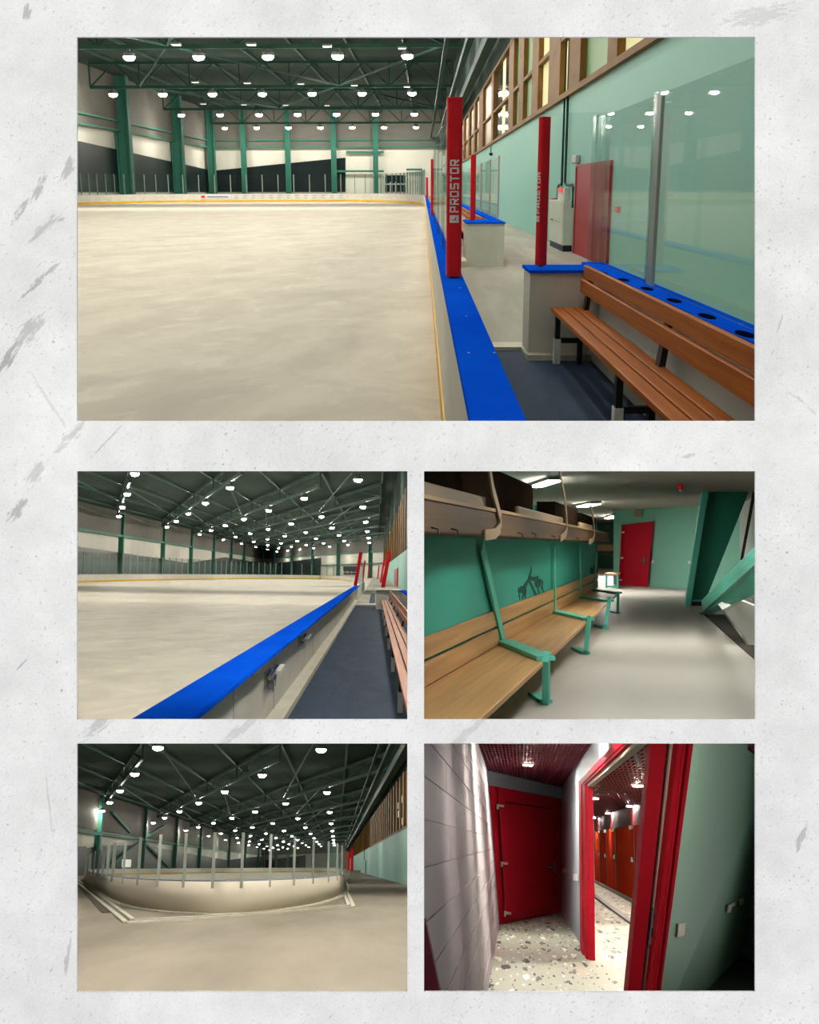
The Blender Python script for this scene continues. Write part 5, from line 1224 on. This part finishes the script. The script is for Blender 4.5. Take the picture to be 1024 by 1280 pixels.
for k, pl in enumerate((((846, 1154.5), (857.5, 1152.5), (855.5, 1168), (844.5, 1171)), ((909, 1131), (914, 1130), (911.5, 1140), (907.5, 1141)), ((923.5, 1124), (928, 1122), (927.5, 1130.5), (923, 1132)))):
    tag(MB().prism([gW(u, v, .03) for u, v in pl[::-1]], (.01, -.03, 0)).build('light_switch', M['jamb'], E), ['beige light switch plate close to the crimson jamb', 'small white switch at mid length of sage wall', 'small white switch nearest the sage wall corner'][k], 'switch', 'switches of the sage wall')
pq2 = gW(914, 1131.5, .06); pq3 = gW(918, 1129.5, .06)
tag(MB().bar(pq2, pq3, .02, .03).build('key_tag', M['jamb'], E), 'tiny pale tag between two white switches', 'tag')
rW = lambda u, v: E.x(u, v, XRt - .005)
for k, (u, v, s) in enumerate(((720.5, 1096.5, 3), (706, 1088, 1.8))):
    q = [rW(u - s, v + s * 1.3), rW(u + s, v + s * 1.5), rW(u + s, v - s * 1.5), rW(u - s, v - s * 1.3)]
    tag(MB().prism(q, (-.012, 0, 0)).build('light_switch', M['white'], E), ['white round socket on grey wall beside the doorway casing', 'small white switch beside the crimson door'][k], 'switch', 'switches of the corridor')
p = E.y(540, 1200, 3.6)
tag(MB().prism([E.y(528, 1150, 3.7), E.y(531, 1148, 3.7), E.y(552, 1250, 3.7), E.y(546, 1252, 3.7), E.y(520, 1252, 3.7)], (0, .05, 0)).build('trim_22', M['maroon'], E), 'dark maroon casing edge at the corridor wall foot', 'door casing', kind='structure')
# corridor ceiling grid
def grid(x0, x1, y0, y1, z, dx, dy, lab, mt, nm='ceiling'):
    o = struct(MB().poly([V(x0, y0, z + .10), V(x0, y1, z + .10), V(x1, y1, z + .10), V(x1, y0, z + .10)]).build(nm, M['maroond'], E), lab, 'ceiling')
    m = MB(); x = x0
    while x < x1: m.box(x, x + dx * .3, y0, y1, z, z + .035); x += dx
    y = y0
    while y < y1: m.box(x0, x1, y, y + dy * .25, z + .002, z + .036); y += dy
    g = m.build('grid_bars', M[mt], parent=o); g['kind'] = 'stuff'
grid(-.70, XRt, 9.6, 22.9, CZ, .042, .30, 'maroon open grid ceiling of the corridor', 'maroon')
def spot(p, r, lab, mt, grp, tilt=0):
    t = thing(E, 'ceiling_spot', p, lab, 'spotlight', grp)
    MB().tube([p + V(0, 0, .03), p + V(0, 0, -.005)], [r * 1.5, r * 1.3], 14).build('trim_ring', M['jamb'], parent=t)
    MB().tube([p + V(0, 0, -.004), p + V(0, 0, -.012)], [r, r * .9], 14).build('lens', M[mt], parent=t)
    if tilt: t.matrix_world = t.matrix_world @ Matrix.Rotation(tilt, 4, 'X')
    return t
spot(E.z(660, 956, CZ - .02), .062, 'bright round spotlight in the corridor grid ceiling', 'spot', 'corridor spots')
for k, y in enumerate((5.5, 8.2)): spot(V(.3, y, 1.2 + .094 * y), .02 + .014 * k, '%s added unseen spotlight toward the viewer in corridor' % ['nearest', 'second nearest'][k], 'spot', 'corridor spots', .9)  # unseen pair added to light the near corridor
spot(V(2.0, 7.0, 1.2 + .09 * 7.0), .034, 'added unseen spotlight over the dark olive floor', 'spot', 'corridor spots', 1.25)  # added out of view to light the sage wall
spot(V(.36, 10.2, 2.15), .085, 'added unseen spotlight aimed along the corridor at the crimson door', 'spot', 'corridor spots', 1.0)  # added out of view to brighten the door
# shower room
struct(MB().box(2.52, 2.8, 15.2, 44, 0, 2.3).build('wall_back', M['redwall'], E), 'dark red wall above the orange shower panels', 'wall')
struct(MB().box(XRt + T_, 2.52, 41, 41.3, 0, 2.3).build('wall_back', M['ewall'], E), 'narrow grey tiled end wall of the shower room', 'wall')
grid(XRt + T_, 2.52, 11, 41, 2.11, .055, .5, 'dark red grid ceiling of the shower room', 'redceil')
for k, (u0, u1) in enumerate(((745, 752), (752, 760), (760, 771.5), (771.5, 795), (795, 850))):
    ya2, yb2 = 2.48 * FPX * 1.075 / (u1 - 652), 2.48 * FPX * 1.075 / (u0 - 652)
    ya2, yb2 = max(ya2, 15.4), min(yb2, 40.9)
    t = thing(E, 'cubicle_door', V(2.49, (ya2 + yb2) / 2, 0), 'orange red shower cubicle door, %s from the grey end wall' % ORD[k], 'cubicle door', 'orange cubicle doors')
    MB().box(2.47, 2.515, ya2 + .06, yb2 - .06, .09, 1.66).build('panel', M['orange'], parent=t)
    MB().box(2.45, 2.47, yb2 - .35, yb2 - .2, .10, 1.66).build('edge_strip', M['redceil'], parent=t)
    MB().box(2.44, 2.47, ya2 + .2, ya2 + .55, .88, .98).build('lock', M['chrome'], parent=t)
    MB().box(2.43, 2.47, ya2 + .15, ya2 + .75, 1.58, 1.66).build('hinge', M['chrome'], parent=t)
tag(MB().box(2.455, 2.515, 15.4, 40.9, 0, .085).build('plinth_strip', M['jamb'], E), 'pale plinth strip below the orange cubicle doors', 'plinth')
tag(MB().box(1.74, 1.86, 12.6, 40.9, .002, .035).build('drain_cover', mat('drain_grey', srgb(110, 112, 106), .5, c2=srgb(120, 122, 116), scale=(3, .5, 3)), E), 'long grey drain cover across the shower room floor', 'drain')
for k, (u, v) in enumerate(((744.5, 998), (787, 1007.5), (760, 1016.5), (742.5, 1022))):
    spot(E.z(u, v, 2.09), .055, 'small round spotlight in red shower ceiling, %s from the viewer' % ORD[k], 'spotin', 'shower room spots')
for k, (x, y) in enumerate(((1.6, 14.0), (1.75, 17.6))): spot(V(x, y, 2.09), .08, 'added unseen spotlight in red shower ceiling behind the near jamb, %s' % ['nearer one', 'farther one'][k], 'spotin', 'shower room spots')  # hidden pair added to brighten the orange panels
p0, p1 = E.y(789, 925, 8.5), E.y(799, 957, 8.8)
tag(MB().tube([p0, p1], .011, 8).build('hanging_rod', M['stanch'], E), 'thin grey rod hanging inside the doorway head', 'rod')

for ob in bpy.data.objects:
    for k in ('base_xyz', 'room_h'):
        if k in ob: del ob[k]
